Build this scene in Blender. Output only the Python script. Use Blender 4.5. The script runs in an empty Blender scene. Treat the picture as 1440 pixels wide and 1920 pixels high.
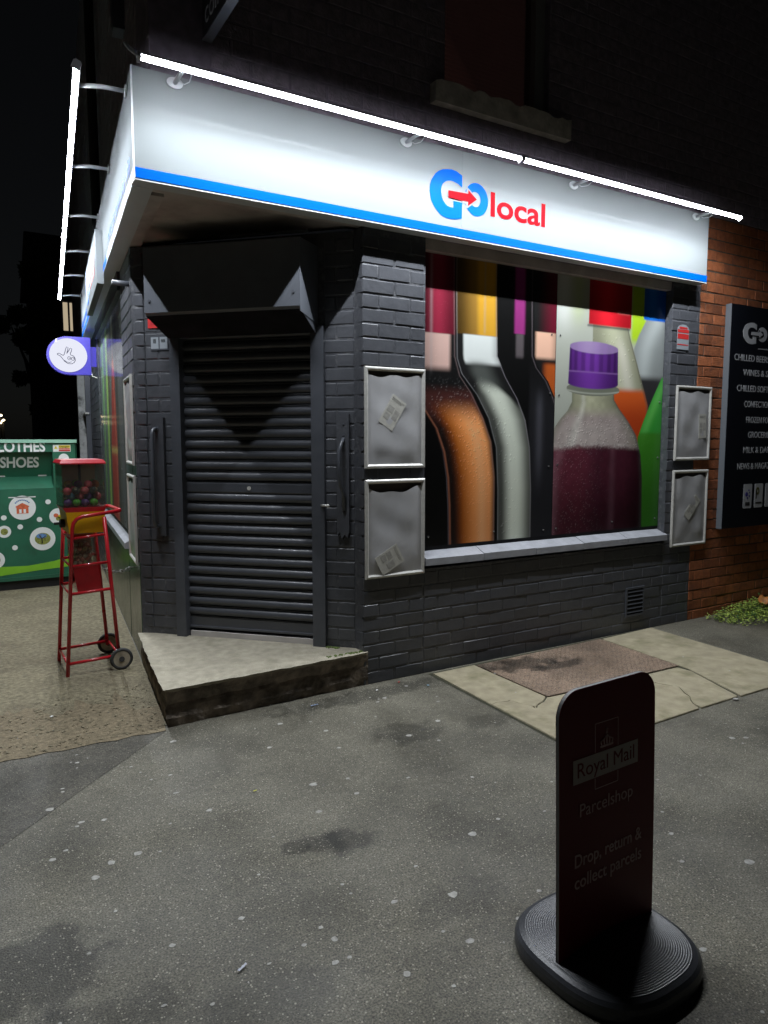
import bpy, bmesh, math, random
import numpy as np
from mathutils import Vector, Matrix

random.seed(7)
RNG = np.random.default_rng(7)
scene = bpy.context.scene
COL = scene.collection

# ------------------------------------------------------------------ camera, sky, exposure
PITCH = math.atan(132 / 1331)
cam_d = bpy.data.cameras.new("camera")
cam_d.sensor_fit = 'VERTICAL'
cam_d.sensor_height = 36.0
cam_d.lens = 36.0 * 1331 / 1920
cam_d.clip_start = 0.05
cam_d.clip_end = 1000
cam = bpy.data.objects.new("camera", cam_d)
COL.objects.link(cam)
cam.location = (-2.1276, -3.7959, 1.5305)
cam.rotation_euler = (math.radians(90) - PITCH, 0, math.radians(-30.955))
scene.camera = cam

world = bpy.data.worlds.new("World")
scene.world = world
world.use_nodes = True
wn = world.node_tree
bg = wn.nodes["Background"]
sky = wn.nodes.new("ShaderNodeTexSky")
sky.sky_type = 'NISHITA'
sky.sun_disc = False
sky.sun_elevation = math.radians(25)
sky.sun_rotation = math.radians(200)
hs = wn.nodes.new("ShaderNodeHueSaturation")
hs.inputs['Saturation'].default_value = 0.35
wn.links.new(sky.outputs[0], hs.inputs['Color'])
wn.links.new(hs.outputs[0], bg.inputs[0])
bg.inputs[1].default_value = 0.0007

scene.view_settings.view_transform = 'Standard'
scene.view_settings.look = 'None'
scene.view_settings.exposure = 0.0
scene.view_settings.gamma = 1.0
scene.view_settings.use_curve_mapping = False
TUBE_STRENGTH = 840.0
GLOW_STRENGTH = 95.0
try:
    scene.cycles.use_denoising = True
    scene.cycles.sample_clamp_indirect = 4.0
    scene.cycles.max_bounces = 8
    scene.cycles.transparent_max_bounces = 12
    scene.cycles.caustics_reflective = False
    scene.cycles.caustics_refractive = False
except Exception:
    pass


# ------------------------------------------------------------------ materials
def mat(name, col, rough=.6, metal=0., var=0., vscale=6., bump=0., bscale=80., spec=.5, coat=0., dirt=None,
        dirt_amt=0., dscale=3., rvar=0., per=0., attr=None, emit=None, estr=0.):
    m = bpy.data.materials.new(name)
    m.use_nodes = True
    nt = m.node_tree
    N, L = nt.nodes, nt.links
    b = N["Principled BSDF"]
    b.inputs['Roughness'].default_value = rough
    b.inputs['Metallic'].default_value = metal
    b.inputs['Specular IOR Level'].default_value = spec
    b.inputs['Coat Weight'].default_value = coat
    b.inputs['Coat Roughness'].default_value = .035
    tc = N.new("ShaderNodeTexCoord")
    oi = N.new("ShaderNodeObjectInfo")
    ad = N.new("ShaderNodeVectorMath")
    ad.operation = 'MULTIPLY_ADD'
    L.new(oi.outputs['Random'], ad.inputs[0])
    ad.inputs[1].default_value = (37, 91, 53)
    L.new(tc.outputs['Object'], ad.inputs[2])
    vec = ad.outputs[0]
    if attr:
        at = N.new("ShaderNodeAttribute")
        at.attribute_name = attr
        csock = at.outputs['Color']
    else:
        rgb = N.new("ShaderNodeRGB")
        rgb.outputs[0].default_value = (*col, 1)
        csock = rgb.outputs[0]
    if var or per:
        no = N.new("ShaderNodeTexNoise")
        no.inputs['Scale'].default_value = vscale
        no.inputs['Detail'].default_value = 6
        L.new(vec, no.inputs['Vector'])
        mr = N.new("ShaderNodeMapRange")
        mr.inputs['From Min'].default_value = .3
        mr.inputs['From Max'].default_value = .7
        mr.inputs['To Min'].default_value = 1 - var
        mr.inputs['To Max'].default_value = 1 + var
        L.new(no.outputs['Fac'], mr.inputs['Value'])
        mp = N.new("ShaderNodeMapRange")
        mp.inputs['To Min'].default_value = 1 - per
        mp.inputs['To Max'].default_value = 1 + per
        L.new(oi.outputs['Random'], mp.inputs['Value'])
        mu = N.new("ShaderNodeMath")
        mu.operation = 'MULTIPLY'
        L.new(mr.outputs[0], mu.inputs[0])
        L.new(mp.outputs[0], mu.inputs[1])
        vm = N.new("ShaderNodeVectorMath")
        vm.operation = 'SCALE'
        L.new(csock, vm.inputs[0])
        L.new(mu.outputs[0], vm.inputs['Scale'])
        csock = vm.outputs[0]
    if dirt:
        n2 = N.new("ShaderNodeTexNoise")
        n2.inputs['Scale'].default_value = dscale
        n2.inputs['Detail'].default_value = 8
        n2.inputs['Roughness'].default_value = .65
        L.new(vec, n2.inputs['Vector'])
        r2 = N.new("ShaderNodeMapRange")
        r2.inputs['From Min'].default_value = .5
        r2.inputs['From Max'].default_value = .68
        r2.inputs['To Max'].default_value = dirt_amt
        L.new(n2.outputs['Fac'], r2.inputs['Value'])
        mx = N.new("ShaderNodeMix")
        mx.data_type = 'RGBA'
        L.new(r2.outputs[0], mx.inputs['Factor'])
        L.new(csock, mx.inputs[6])
        mx.inputs[7].default_value = (*dirt, 1)
        csock = mx.outputs[2]
    L.new(csock, b.inputs['Base Color'])
    if rvar:
        n4 = N.new("ShaderNodeTexNoise")
        n4.inputs['Scale'].default_value = 9
        n4.inputs['Detail'].default_value = 5
        L.new(vec, n4.inputs['Vector'])
        r4 = N.new("ShaderNodeMapRange")
        r4.inputs['To Min'].default_value = max(.02, rough - rvar)
        r4.inputs['To Max'].default_value = min(1, rough + rvar)
        L.new(n4.outputs['Fac'], r4.inputs['Value'])
        L.new(r4.outputs[0], b.inputs['Roughness'])
    if bump:
        n3 = N.new("ShaderNodeTexNoise")
        n3.inputs['Scale'].default_value = bscale
        n3.inputs['Detail'].default_value = 5
        L.new(vec, n3.inputs['Vector'])
        bp = N.new("ShaderNodeBump")
        bp.inputs['Strength'].default_value = bump
        bp.inputs['Distance'].default_value = .01
        L.new(n3.outputs['Fac'], bp.inputs['Height'])
        L.new(bp.outputs[0], b.inputs['Normal'])
    if emit:
        b.inputs['Emission Color'].default_value = (*emit, 1)
        b.inputs['Emission Strength'].default_value = estr
    return m


def emitter(name, col, strength):
    m = bpy.data.materials.new(name)
    m.use_nodes = True
    nt = m.node_tree
    nt.nodes.remove(nt.nodes["Principled BSDF"])
    e = nt.nodes.new("ShaderNodeEmission")
    e.inputs[0].default_value = (*col, 1)
    e.inputs[1].default_value = strength
    nt.links.new(e.outputs[0], nt.nodes["Material Output"].inputs[0])
    return m


def glass(name, tint=(.9, .93, .9), refl=.12, fres=.6):
    m = bpy.data.materials.new(name)
    m.use_nodes = True
    nt = m.node_tree
    nt.nodes.remove(nt.nodes["Principled BSDF"])
    t = nt.nodes.new("ShaderNodeBsdfTransparent")
    t.inputs[0].default_value = (*tint, 1)
    g = nt.nodes.new("ShaderNodeBsdfGlossy")
    g.inputs['Roughness'].default_value = .08
    d = nt.nodes.new("ShaderNodeBsdfDiffuse")
    d.inputs[0].default_value = (.5, .52, .48, 1)
    fr = nt.nodes.new("ShaderNodeLayerWeight")
    fr.inputs[0].default_value = .3
    ma = nt.nodes.new("ShaderNodeMath")
    ma.operation = 'MULTIPLY_ADD'
    nt.links.new(fr.outputs['Fresnel'], ma.inputs[0])
    ma.inputs[1].default_value = fres
    ma.inputs[2].default_value = refl * .3
    mx = nt.nodes.new("ShaderNodeMixShader")
    nt.links.new(ma.outputs[0], mx.inputs[0])
    nt.links.new(t.outputs[0], mx.inputs[1])
    nt.links.new(g.outputs[0], mx.inputs[2])
    m2 = nt.nodes.new("ShaderNodeMixShader")
    m2.inputs[0].default_value = refl
    nt.links.new(mx.outputs[0], m2.inputs[1])
    nt.links.new(d.outputs[0], m2.inputs[2])
    nt.links.new(m2.outputs[0], nt.nodes["Material Output"].inputs[0])
    return m


def asphalt(name, col, stains=(), tint=1.0):
    m = bpy.data.materials.new(name)
    m.use_nodes = True
    nt = m.node_tree
    N, L = nt.nodes, nt.links
    b = N["Principled BSDF"]
    b.inputs['Specular IOR Level'].default_value = .35
    tc = N.new("ShaderNodeTexCoord")
    P = tc.outputs['Object']

    def noise(scale, detail=4, rough=.55, vec=P):
        n = N.new("ShaderNodeTexNoise")
        n.inputs['Scale'].default_value = scale
        n.inputs['Detail'].default_value = detail
        n.inputs['Roughness'].default_value = rough
        L.new(vec, n.inputs['Vector'])
        return n

    def rng(sock, a, c, x, y):
        r = N.new("ShaderNodeMapRange")
        r.inputs['From Min'].default_value = a
        r.inputs['From Max'].default_value = c
        r.inputs['To Min'].default_value = x
        r.inputs['To Max'].default_value = y
        L.new(sock, r.inputs['Value'])
        return r.outputs[0]

    def math_(op, a, c):
        q = N.new("ShaderNodeMath")
        q.operation = op
        for i, v in enumerate((a, c)):
            if isinstance(v, (int, float)):
                q.inputs[i].default_value = v
            else:
                L.new(v, q.inputs[i])
        return q.outputs[0]

    fine = rng(noise(150, 4, .7).outputs['Fac'], .34, .66, .25, 1.75)
    mid = rng(noise(38, 5).outputs['Fac'], .3, .7, .8, 1.2)
    big = rng(noise(1.3, 7, .62).outputs['Fac'], .34, .66, .58, 1.30)
    f = math_('MULTIPLY', math_('MULTIPLY', fine, mid), big)
    for (sx, sy, rx, ry, amt) in stains:
        mp = N.new("ShaderNodeMapping")
        mp.inputs['Location'].default_value = (-sx / rx, -sy / ry, 0)
        mp.inputs['Scale'].default_value = (1 / rx, 1 / ry, 0)
        L.new(P, mp.inputs['Vector'])
        le = N.new("ShaderNodeVectorMath")
        le.operation = 'LENGTH'
        L.new(mp.outputs[0], le.inputs[0])
        wob = rng(noise(9, 5).outputs['Fac'], .25, .75, -.55, .55)
        dd = math_('ADD', le.outputs['Value'], wob)
        f = math_('MULTIPLY', f, rng(dd, .65, 1.15, amt, 1))
    vm = N.new("ShaderNodeVectorMath")
    vm.operation = 'SCALE'
    vm.inputs[0].default_value = col
    L.new(f, vm.inputs['Scale'])
    # pale aggregate chips
    vo = N.new("ShaderNodeTexVoronoi")
    vo.inputs['Scale'].default_value = 135
    L.new(P, vo.inputs['Vector'])
    wn_ = N.new("ShaderNodeSeparateColor")
    L.new(vo.outputs['Color'], wn_.inputs[0])
    pick = rng(wn_.outputs[0], .66, .72, 0, 1)
    size = rng(wn_.outputs[1], 0, 1, .18, .48)
    near = math_('LESS_THAN', vo.outputs['Distance'], size)
    chip = math_('MULTIPLY', pick, near)
    mx = N.new("ShaderNodeMix")
    mx.data_type = 'RGBA'
    L.new(math_('MULTIPLY', chip, rng(wn_.outputs[2], 0, 1, .05, .85)), mx.inputs['Factor'])
    L.new(vm.outputs[0], mx.inputs[6])
    mx.inputs[7].default_value = (.44 * tint, .41 * tint, .33 * tint, 1)
    L.new(mx.outputs[2], b.inputs['Base Color'])
    L.new(rng(noise(2.2, 5).outputs['Fac'], .35, .65, .36, .75), b.inputs['Roughness'])
    bp = N.new("ShaderNodeBump")
    bp.inputs['Strength'].default_value = .55
    bp.inputs['Distance'].default_value = .006
    L.new(math_('ADD', noise(190, 4).outputs['Fac'], math_('MULTIPLY', chip, .3)), bp.inputs['Height'])
    L.new(bp.outputs[0], b.inputs['Normal'])
    return m


GREY = (.072, .0755, .086)
M = {}
M['paint'] = mat('grey_masonry_paint', GREY, .36, var=.10, vscale=14, bump=.16, bscale=38, rvar=.10, per=.06, dirt=(.16, .165, .17), dirt_amt=.12, dscale=30)
M['paint_joint'] = mat('grey_paint_in_joints', (.072, .0755, .086), .36, var=.15, vscale=30, bump=.35, bscale=60, dirt=(.3, .3, .3), dirt_amt=.3, dscale=24)
M['red'] = mat('red_facing_brick', (.32, .10, .036), .8, var=.22, vscale=22, bump=.6, bscale=90, per=.3, dirt=(.1, .05, .04), dirt_amt=.5, dscale=12)
M['red_mortar'] = mat('old_mortar', (.10, .075, .055), .9, var=.3, vscale=30, bump=.8, bscale=60)
M['upper'] = mat('upper_wall_brick', (.22, .185, .22), .85, var=.25, vscale=20, bump=.5, bscale=70)
M['upper_mortar'] = mat('upper_wall_mortar', (.19, .16, .20), .9, var=.2, vscale=20)
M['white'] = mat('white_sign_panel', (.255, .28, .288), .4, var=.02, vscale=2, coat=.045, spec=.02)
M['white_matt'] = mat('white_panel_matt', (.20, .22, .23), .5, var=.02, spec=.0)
M['white_trim'] = mat('white_trim', (.62, .65, .67), .35, var=.05)
M['blue'] = mat('blue_vinyl', (.0, .11, .58), .4, spec=.04)
M['logo_red'] = mat('red_vinyl', (.36, .003, .009), .4, spec=.03)
M['ltext'] = mat('pale_blue_vinyl_text', (.01, .09, .45), .5, spec=.15)
M['soffit'] = mat('painted_soffit_board', (.55, .49, .46), .4, var=.15, vscale=5, bump=.15, bscale=12, dirt=(.3, .24, .23), dirt_amt=.6, dscale=4)
M['shutter'] = mat('grey_powder_coat', (.062, .066, .077), .36, metal=.0, var=.08, vscale=10, rvar=.08, bump=.03, bscale=25, coat=.08)
M['steel_grey'] = mat('grey_painted_steel', (.075, .081, .095), .38, var=.1, vscale=12, rvar=.08, bump=.04, bscale=30)
M['box'] = mat('pale_grey_box_steel', (.115, .125, .145), .38, var=.08, vscale=8)
M['black'] = mat('black_rubber', (.012, .012, .013), .6, var=.2)
M['dark'] = mat('dark_void', (.004, .004, .005), .9)
M['alu'] = mat('anodised_aluminium', (.62, .61, .57), .3, metal=.25, var=.08, vscale=40, rvar=.06)
M['screw'] = mat('steel_screw', (.75, .75, .75), .25, metal=.9)
M['sheet'] = mat('cloudy_poster_cover', (.46, .46, .47), .3, var=.14, vscale=4, bump=.04, bscale=7, coat=.3, dirt=(.36, .35, .33), dirt_amt=.5, dscale=3.5)
M['backing'] = mat('brown_backing_board', (.065, .055, .05), .6, var=.2)
M['paper'] = mat('faded_paper', (.50, .49, .44), .7, var=.1, vscale=40)
M['paper_print'] = mat('faded_ink', (.36, .35, .32), .7, var=.15, vscale=60)
M['concrete'] = mat('step_concrete', (.335, .305, .235), .85, var=.18, vscale=18, bump=.7, bscale=110, dirt=(.2, .19, .13), dirt_amt=.5, dscale=7)
M['riser'] = mat('grimy_step_face', (.20, .165, .13), .8, var=.7, vscale=11, bump=1., bscale=40, dirt=(.05, .042, .036), dirt_amt=.8, dscale=6)
M['slab'] = mat('paving_concrete', (.37, .325, .22), .88, var=.16, vscale=12, bump=.6, bscale=130, dirt=(.19, .18, .095), dirt_amt=.75, dscale=4.5)
M['path'] = mat('footpath_concrete', (.205, .178, .112), .85, var=.4, vscale=38, bump=.9, bscale=120, dirt=(.12, .095, .06), dirt_amt=.6, dscale=2.6)
M['mulch'] = mat('leaf_mould_dirt', (.185, .148, .092), .9, var=.35, vscale=40, bump=.7, bscale=120, dirt=(.10, .085, .05), dirt_amt=.6, dscale=14)
M['rust'] = mat('rusty_chequer_plate', (.23, .165, .125), .5, metal=.2, var=.25, vscale=8, bump=.25, bscale=160, dirt=(.055, .045, .045), dirt_amt=.85, dscale=3.2)
M['gum'] = mat('trodden_gum', (.36, .35, .32), .7, var=.3, vscale=60, per=.2)
M['moss'] = mat('moss', (.09, .13, .03), .9, var=.4, vscale=60)
M['leaf'] = mat('weed_leaf', (.36, .46, .09), .55, var=.4, vscale=30, per=.0)
M['leaf_dark'] = mat('dark_weed_leaf', (.05, .13, .03), .5, var=.4, vscale=30)
M['brown_leaf'] = mat('brown_dead_leaf', (.42, .16, .035), .6, var=.4, vscale=30)
M['bank'] = mat('dark_green_steel', (.026, .14, .08), .4, var=.12, vscale=5, rvar=.1, bump=.03, bscale=20, dirt=(.03, .08, .05), dirt_amt=.4, dscale=6)
M['bank_edge'] = mat('light_green_edge', (.30, .55, .42), .4, var=.1)
M['lime'] = mat('lime_vinyl', (.22, .52, .03), .45, var=.15, vscale=4)
M['whitev'] = mat('white_vinyl', (.84, .86, .84), .45, var=.04)
M['orangev'] = mat('orange_print', (.65, .14, .06), .5, var=.25, vscale=40)
M['bluev'] = mat('blue_print', (.12, .25, .5), .5, var=.3, vscale=40)
M['olivev'] = mat('olive_print', (.25, .27, .06), .5, var=.5, vscale=60)
M['darkprint'] = mat('dark_print', (.03, .03, .03), .5)
M['yellowv'] = mat('yellow_print', (.8, .62, .02), .5)
M['redframe'] = mat('red_gloss_enamel', (.52, .014, .024), .3, var=.12, vscale=14, rvar=.08, coat=.3)
M['redlight'] = mat('red_plastic', (.55, .02, .035), .3, coat=.3)
M['yellow'] = mat('yellow_enamel', (.75, .42, .01), .35, var=.08)
M['glass'] = glass('clear_acrylic', (.97, .98, .94), .035)
M['frost'] = mat('frosted_back_pane', (.62, .62, .50), .4, var=.1)
M['tyre'] = mat('grey_rubber_tyre', (.05, .05, .05), .7, var=.3)
M['rim'] = mat('dirty_cream_rim', (.38, .33, .25), .5, var=.35, vscale=18)
M['chain'] = mat('galvanised_chain', (.6, .6, .6), .3, metal=.9)
M['board'] = mat('black_sign_face', (.006, .007, .011), .35)
M['board_side'] = mat('grey_sign_side', (.11, .125, .14), .45)
M['lettergrey'] = mat('silver_grey_lettering', (.42, .43, .45), .45)
M['purple'] = mat('violet_plastic', (.045, .035, .36), .3, coat=.1, emit=(.07, .05, .62), estr=.22)
M['litface'] = emitter('lit_sign_face', (.86, .88, 1.0), .95)
M['inkline'] = mat('dark_ink_line', (.015, .015, .05), .5)
M['maroon'] = mat('deep_red_print', (.12, .005, .012), .5, spec=.2)
M['panel_edge'] = mat('white_board_edge', (.10, .10, .10), .5)
M['sgrey'] = mat('pale_print_on_red', (.42, .38, .36), .6, spec=.2)
M['spink'] = mat('pale_lettering_on_red', (.50, .36, .36), .6, spec=.2)
M['base'] = mat('recycled_rubber_base', (.045, .048, .055), .36, var=.15, vscale=20, bump=.1, bscale=120)
M['tube'] = emitter('led_diffuser', (.90, .95, 1.0), TUBE_STRENGTH)
M['glow'] = emitter('led_tube_side', (.90, .93, 1.0), GLOW_STRENGTH)
M['housing'] = mat('grey_lamp_housing', (.45, .45, .47), .4)
M['timber'] = mat('flaking_white_timber', (.55, .56, .55), .6, var=.2, vscale=12, dirt=(.03, .03, .03), dirt_amt=.9, dscale=9)
M['sill_stone'] = mat('upper_stone_sill', (.58, .54, .48), .85, var=.3, vscale=12, bump=.5, bscale=50)
M['sill'] = mat('grey_painted_sill', (.34, .35, .38), .38, var=.15, vscale=10, bump=.2, bscale=40)
M['blind'] = mat('red_brown_glowing_blind', (.14, .075, .065), .5, var=.3, vscale=6, emit=(.15, .06, .05), estr=.09)  # slight emission stands in for the dim red light on the blind
M['warmlamp'] = emitter('warm_street_lamp', (1.0, .78, .45), 14)
M['warmwin'] = emitter('lit_window', (1.0, .82, .55), .45)
M['night_brick'] = mat('distant_wall', (.02, .018, .018), .9)
M['green_wall'] = mat('glossy_green_render', (.035, .06, .038), .22, var=.35, vscale=4, rvar=.1, bump=.06, bscale=14, dirt=(.12, .12, .09), dirt_amt=.6, dscale=3)
M['print'] = mat('photo_print', (1, 1, 1), .28, attr='Col', coat=.12)
M['print_matt'] = mat('photo_print_matt', (1, 1, 1), .5, attr='Col', spec=.12)
M['stickerred'] = mat('red_sticker', (.55, .03, .03), .5)
M['stickergrey'] = mat('grey_sticker', (.28, .31, .34), .5)


# ------------------------------------------------------------------ builders
class MB:
    def __init__(s):
        s.v, s.f, s.m, s.sm = [], [], [], []

    def add(s, vs, fs, mi=0, smooth=False):
        o = len(s.v)
        s.v += [tuple(v) for v in vs]
        s.f += [tuple(i + o for i in f) for f in fs]
        s.m += [mi] * len(fs)
        s.sm += [smooth] * len(fs)

    def box(s, x0, x1, y0, y1, z0, z1, mi=0, T=None):
        vs = [(x, y, z) for z in (z0, z1) for y in (y0, y1) for x in (x0, x1)]
        if T:
            vs = [T(*v) for v in vs]
        s.add(vs, [(0, 2, 3, 1), (4, 5, 7, 6), (0, 1, 5, 4), (2, 6, 7, 3), (0, 4, 6, 2), (1, 3, 7, 5)], mi)

    def prism(s, bot, top, mi=0, caps=True, smooth=False):
        n = len(bot)
        fs = [(i, (i + 1) % n, n + (i + 1) % n, n + i) for i in range(n)]
        s.add(list(bot) + list(top), fs, mi, smooth)
        if caps:
            s.add(bot, [tuple(range(n))[::-1]], mi)
            s.add(top, [tuple(range(n))], mi)

    def tube(s, pts, r, n=8, mi=0, caps=True, closed=False, smooth=True):
        pts = [Vector(p) for p in pts]
        rs = r if isinstance(r, (list, tuple)) else [r] * len(pts)
        k = len(pts)
        rings = []
        nrm = None
        for i, p in enumerate(pts):
            a = pts[(i - 1) % k] if (closed or i > 0) else p
            c = pts[(i + 1) % k] if (closed or i < k - 1) else p
            t = (c - a).normalized()
            if nrm is None:
                ref = Vector((0, 0, 1)) if abs(t.z) < .9 else Vector((1, 0, 0))
                nrm = t.cross(ref).normalized()
            else:
                nrm = (nrm - t * nrm.dot(t)).normalized()
            bn = t.cross(nrm)
            rings.append([p + (nrm * math.cos(2 * math.pi * j / n) + bn * math.sin(2 * math.pi * j / n)) * rs[i] for j in range(n)])
        vs = [v for rg in rings for v in rg]
        fs = []
        for i in range(k if closed else k - 1):
            i2 = (i + 1) % k
            for j in range(n):
                fs.append((i * n + j, i * n + (j + 1) % n, i2 * n + (j + 1) % n, i2 * n + j))
        s.add(vs, fs, mi, smooth)
        if caps and not closed:
            s.add(rings[0], [tuple(range(n))[::-1]], mi)
            s.add(rings[-1], [tuple(range(n))], mi)

    def sphere(s, c, r, nu=10, nv=6, mi=0, sz=1.0, half=False):
        vs, fs = [], []
        for i in range(nv + 1):
            th = math.pi * i / nv * (.5 if half else 1)
            for j in range(nu):
                ph = 2 * math.pi * j / nu
                vs.append((c[0] + r * math.sin(th) * math.cos(ph), c[1] + r * math.sin(th) * math.sin(ph), c[2] + r * math.cos(th) * sz))
        for i in range(nv):
            for j in range(nu):
                fs.append((i * nu + j, (i + 1) * nu + j, (i + 1) * nu + (j + 1) % nu, i * nu + (j + 1) % nu))
        s.add(vs, fs, mi, True)

    def disc(s, c, r, ax, ay, th, mi=0, n=24, ry=None):
        c, ax, ay = Vector(c), Vector(ax), Vector(ay)
        nz = ax.cross(ay)
        ry = ry or r
        bot = [c + ax * r * math.cos(2 * math.pi * i / n) + ay * ry * math.sin(2 * math.pi * i / n) for i in range(n)]
        s.prism(bot, [p + nz * th for p in bot], mi)

    def build(s, name, mats, parent=None, recalc=True, kind=None):
        me = bpy.data.meshes.new(name)
        me.from_pydata(s.v, [], s.f)
        if not isinstance(mats, (list, tuple)):
            mats = [mats]
        for m_ in mats:
            me.materials.append(m_)
        me.polygons.foreach_set('material_index', s.m)
        me.polygons.foreach_set('use_smooth', s.sm)
        if recalc:
            bm = bmesh.new()
            bm.from_mesh(me)
            bmesh.ops.remove_doubles(bm, verts=bm.verts, dist=1e-5)
            bmesh.ops.recalc_face_normals(bm, faces=bm.faces)
            bm.to_mesh(me)
            bm.free()
        me.update()
        return link(name, me, parent, kind)


def link(name, me, parent=None, kind=None):
    o = bpy.data.objects.new(name, me)
    COL.objects.link(o)
    if parent:
        o.parent = parent
    if kind:
        o['kind'] = kind
    return o


def tag(o, label=None, cat=None, group=None, kind=None):
    if label:
        o['label'] = label
    if cat:
        o['category'] = cat
    if group:
        o['group'] = group
    if kind:
        o['kind'] = kind
    return o


def thing(name, label, cat, loc=(0, 0, 0), rot=0., group=None):
    o = bpy.data.objects.new(name, None)
    o.empty_display_size = .1
    COL.objects.link(o)
    o.location = loc
    o.rotation_euler = (0, 0, rot)
    return tag(o, label, cat, group)


class Frame:
    """a wall plane: s along it, o outwards from it, z up"""

    def __init__(f, o, d, out):
        f.o, f.d, f.n = Vector((*o, 0)), Vector((*d, 0)).normalized(), Vector((*out, 0)).normalized()
        right = Vector((-f.n.y, f.n.x, 0))       # viewer's right when facing the wall
        f.sgn = 1 if right.dot(f.d) > 0 else -1
        f.rot = math.atan2(right.y, right.x)

    def __call__(f, s, o, z):
        return f.o + f.d * s + f.n * o + Vector((0, 0, z))


FR = Frame((0, 0), (1, 0), (0, -1))
LD = Vector((.1010, .9949))
FL = Frame((-1.21, 0), LD, (-.9949, .1010))
FOLD1, FOLD2 = Vector((-.005, .10)), Vector((-1.02, 1.134))
cd = (FOLD2 - FOLD1).normalized()
FC = Frame(FOLD1, cd, (-cd.y, cd.x) if (-cd.y) < 0 else (cd.y, -cd.x))
CW = (FOLD2 - FOLD1).length
FX = Frame((0, 0), (0, 1), (-1, 0))         # little return of the right pillar
LC = FL(1.186, 0, 0)                       # left front corner


def T(fr):
    return lambda s, o, z: fr(s, o, z)


def fbox(fr, s0, s1, o0, o1, z0, z1, name, m, parent, kind=None):
    b = MB()
    b.box(s0, s1, o0, o1, z0, z1, T=T(fr))
    return b.build(name, m, parent, kind=kind)


def poly_plate(fr, pts, o0, o1, name, m, parent):
    b = MB()
    b.prism([fr(s, o0, z) for s, z in pts], [fr(s, o1, z) for s, z in pts])
    return b.build(name, m, parent)


def text(fr, body, s, z, size, o, name, m, parent, bold=0., width=None, align='CENTER', sx=1., ext=.0006, space=1.):
    cu = bpy.data.curves.new(name, 'FONT')
    cu.body = body
    cu.size = size
    cu.offset = bold * size
    cu.extrude = ext
    cu.space_character = space
    cu.align_x = 'LEFT'
    cu.resolution_u = 4
    ob = bpy.data.objects.new(name, cu)
    COL.objects.link(ob)
    dg = bpy.context.evaluated_depsgraph_get()
    me = bpy.data.meshes.new_from_object(ob.evaluated_get(dg))
    bpy.data.objects.remove(ob)
    n = len(me.vertices)
    co = np.empty(n * 3)
    me.vertices.foreach_get('co', co)
    co = co.reshape(-1, 3)
    w = co[:, 0].max() - co[:, 0].min()
    co[:, 0] -= co[:, 0].min()
    k = (width / w) if width else sx
    co[:, 0] *= k
    w *= k
    if align == 'CENTER':
        co[:, 0] -= w / 2
    elif align == 'RIGHT':
        co[:, 0] -= w
    R_ = Vector((-fr.n.y, fr.n.x, 0))
    base = fr(s, o, z)
    out = np.outer(co[:, 0], R_) + np.outer(co[:, 1], (0, 0, 1)) + np.outer(co[:, 2], fr.n) + np.array(base)
    me.vertices.foreach_set('co', out.ravel())
    me.update()
    me.materials.clear()
    me.materials.append(m)
    me.name = name
    return link(name, me, parent)


# ------------------------------------------------------------------ bricks
BH, CH = .077, .0865
BRICK_MESH = {}


def brick_mesh(Lm, kind, m, v):
    key = (round(Lm, 2), kind, v)
    if key in BRICK_MESH:
        return BRICK_MESH[key]
    Lr = round(Lm, 2)
    rnd = random.Random(hash((int(Lr * 100), kind == 'red', v)) & 0xffff)
    j = lambda a: rnd.uniform(-a, a)
    h, d = BH / 2, .03
    c = .0045 if kind == 'grey' else .003
    vs = []
    for y, ins in ((0, c), (c, 0), (d, 0)):
        a = .0018 if y < d else 0
        for sx, sz in ((-1, -1), (1, -1), (1, 1), (-1, 1)):
            vs.append((sx * (Lr / 2 - ins) + j(a), y + (j(.0012) if y == 0 else 0), sz * (h - ins) + j(a)))
    fs = [(0, 1, 2, 3)]
    for k in range(2):
        for i in range(4):
            fs.append((k * 4 + i, k * 4 + 4 + i, k * 4 + 4 + (i + 1) % 4, k * 4 + (i + 1) % 4))
    me = bpy.data.meshes.new('brick')
    me.from_pydata(vs, [], fs)
    me.materials.append(m)
    me.update()
    BRICK_MESH[key] = me
    return me


def brick_spots(fr, s0, s1, z0, z1, o=0., holes=(), phase=0, half=.225, first=None):
    """stretcher bond split round holes; yields (s_mid, z_mid, length)"""
    out = []
    n0, n1 = math.floor(z0 / CH), math.ceil(z1 / CH)
    for k in range(n0, n1):
        zb, zt = k * CH, k * CH + BH
        if zb < z0 - .02 or zt > z1 + .03:
            continue
        cuts = [(s0, s1)]
        for (a, b_, c, d_) in holes:
            if zt > c + .03 and zb < d_ - .03:
                new = []
                for (p, q) in cuts:
                    if b_ <= p or a >= q:
                        new.append((p, q))
                    else:
                        if a > p:
                            new.append((p, a))
                        if b_ < q:
                            new.append((b_, q))
                cuts = new
        off = ((k + phase) % 2) * half / 2
        for (p, q) in cuts:
            x = math.floor((p - off) / half) * half + off
            while x < q:
                a, b_ = max(x, p), min(x + half, q)
                if b_ - a > .035:
                    a2 = a + (.005 if a > s0 + .001 else 0)
                    b2 = b_ - (.005 if b_ < s1 - .001 else 0)
                    out.append(((a2 + b2) / 2, (zb + zt) / 2, b2 - a2))
                x += half
    return [(fr, s, o, z, L_) for s, z, L_ in out]


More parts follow.
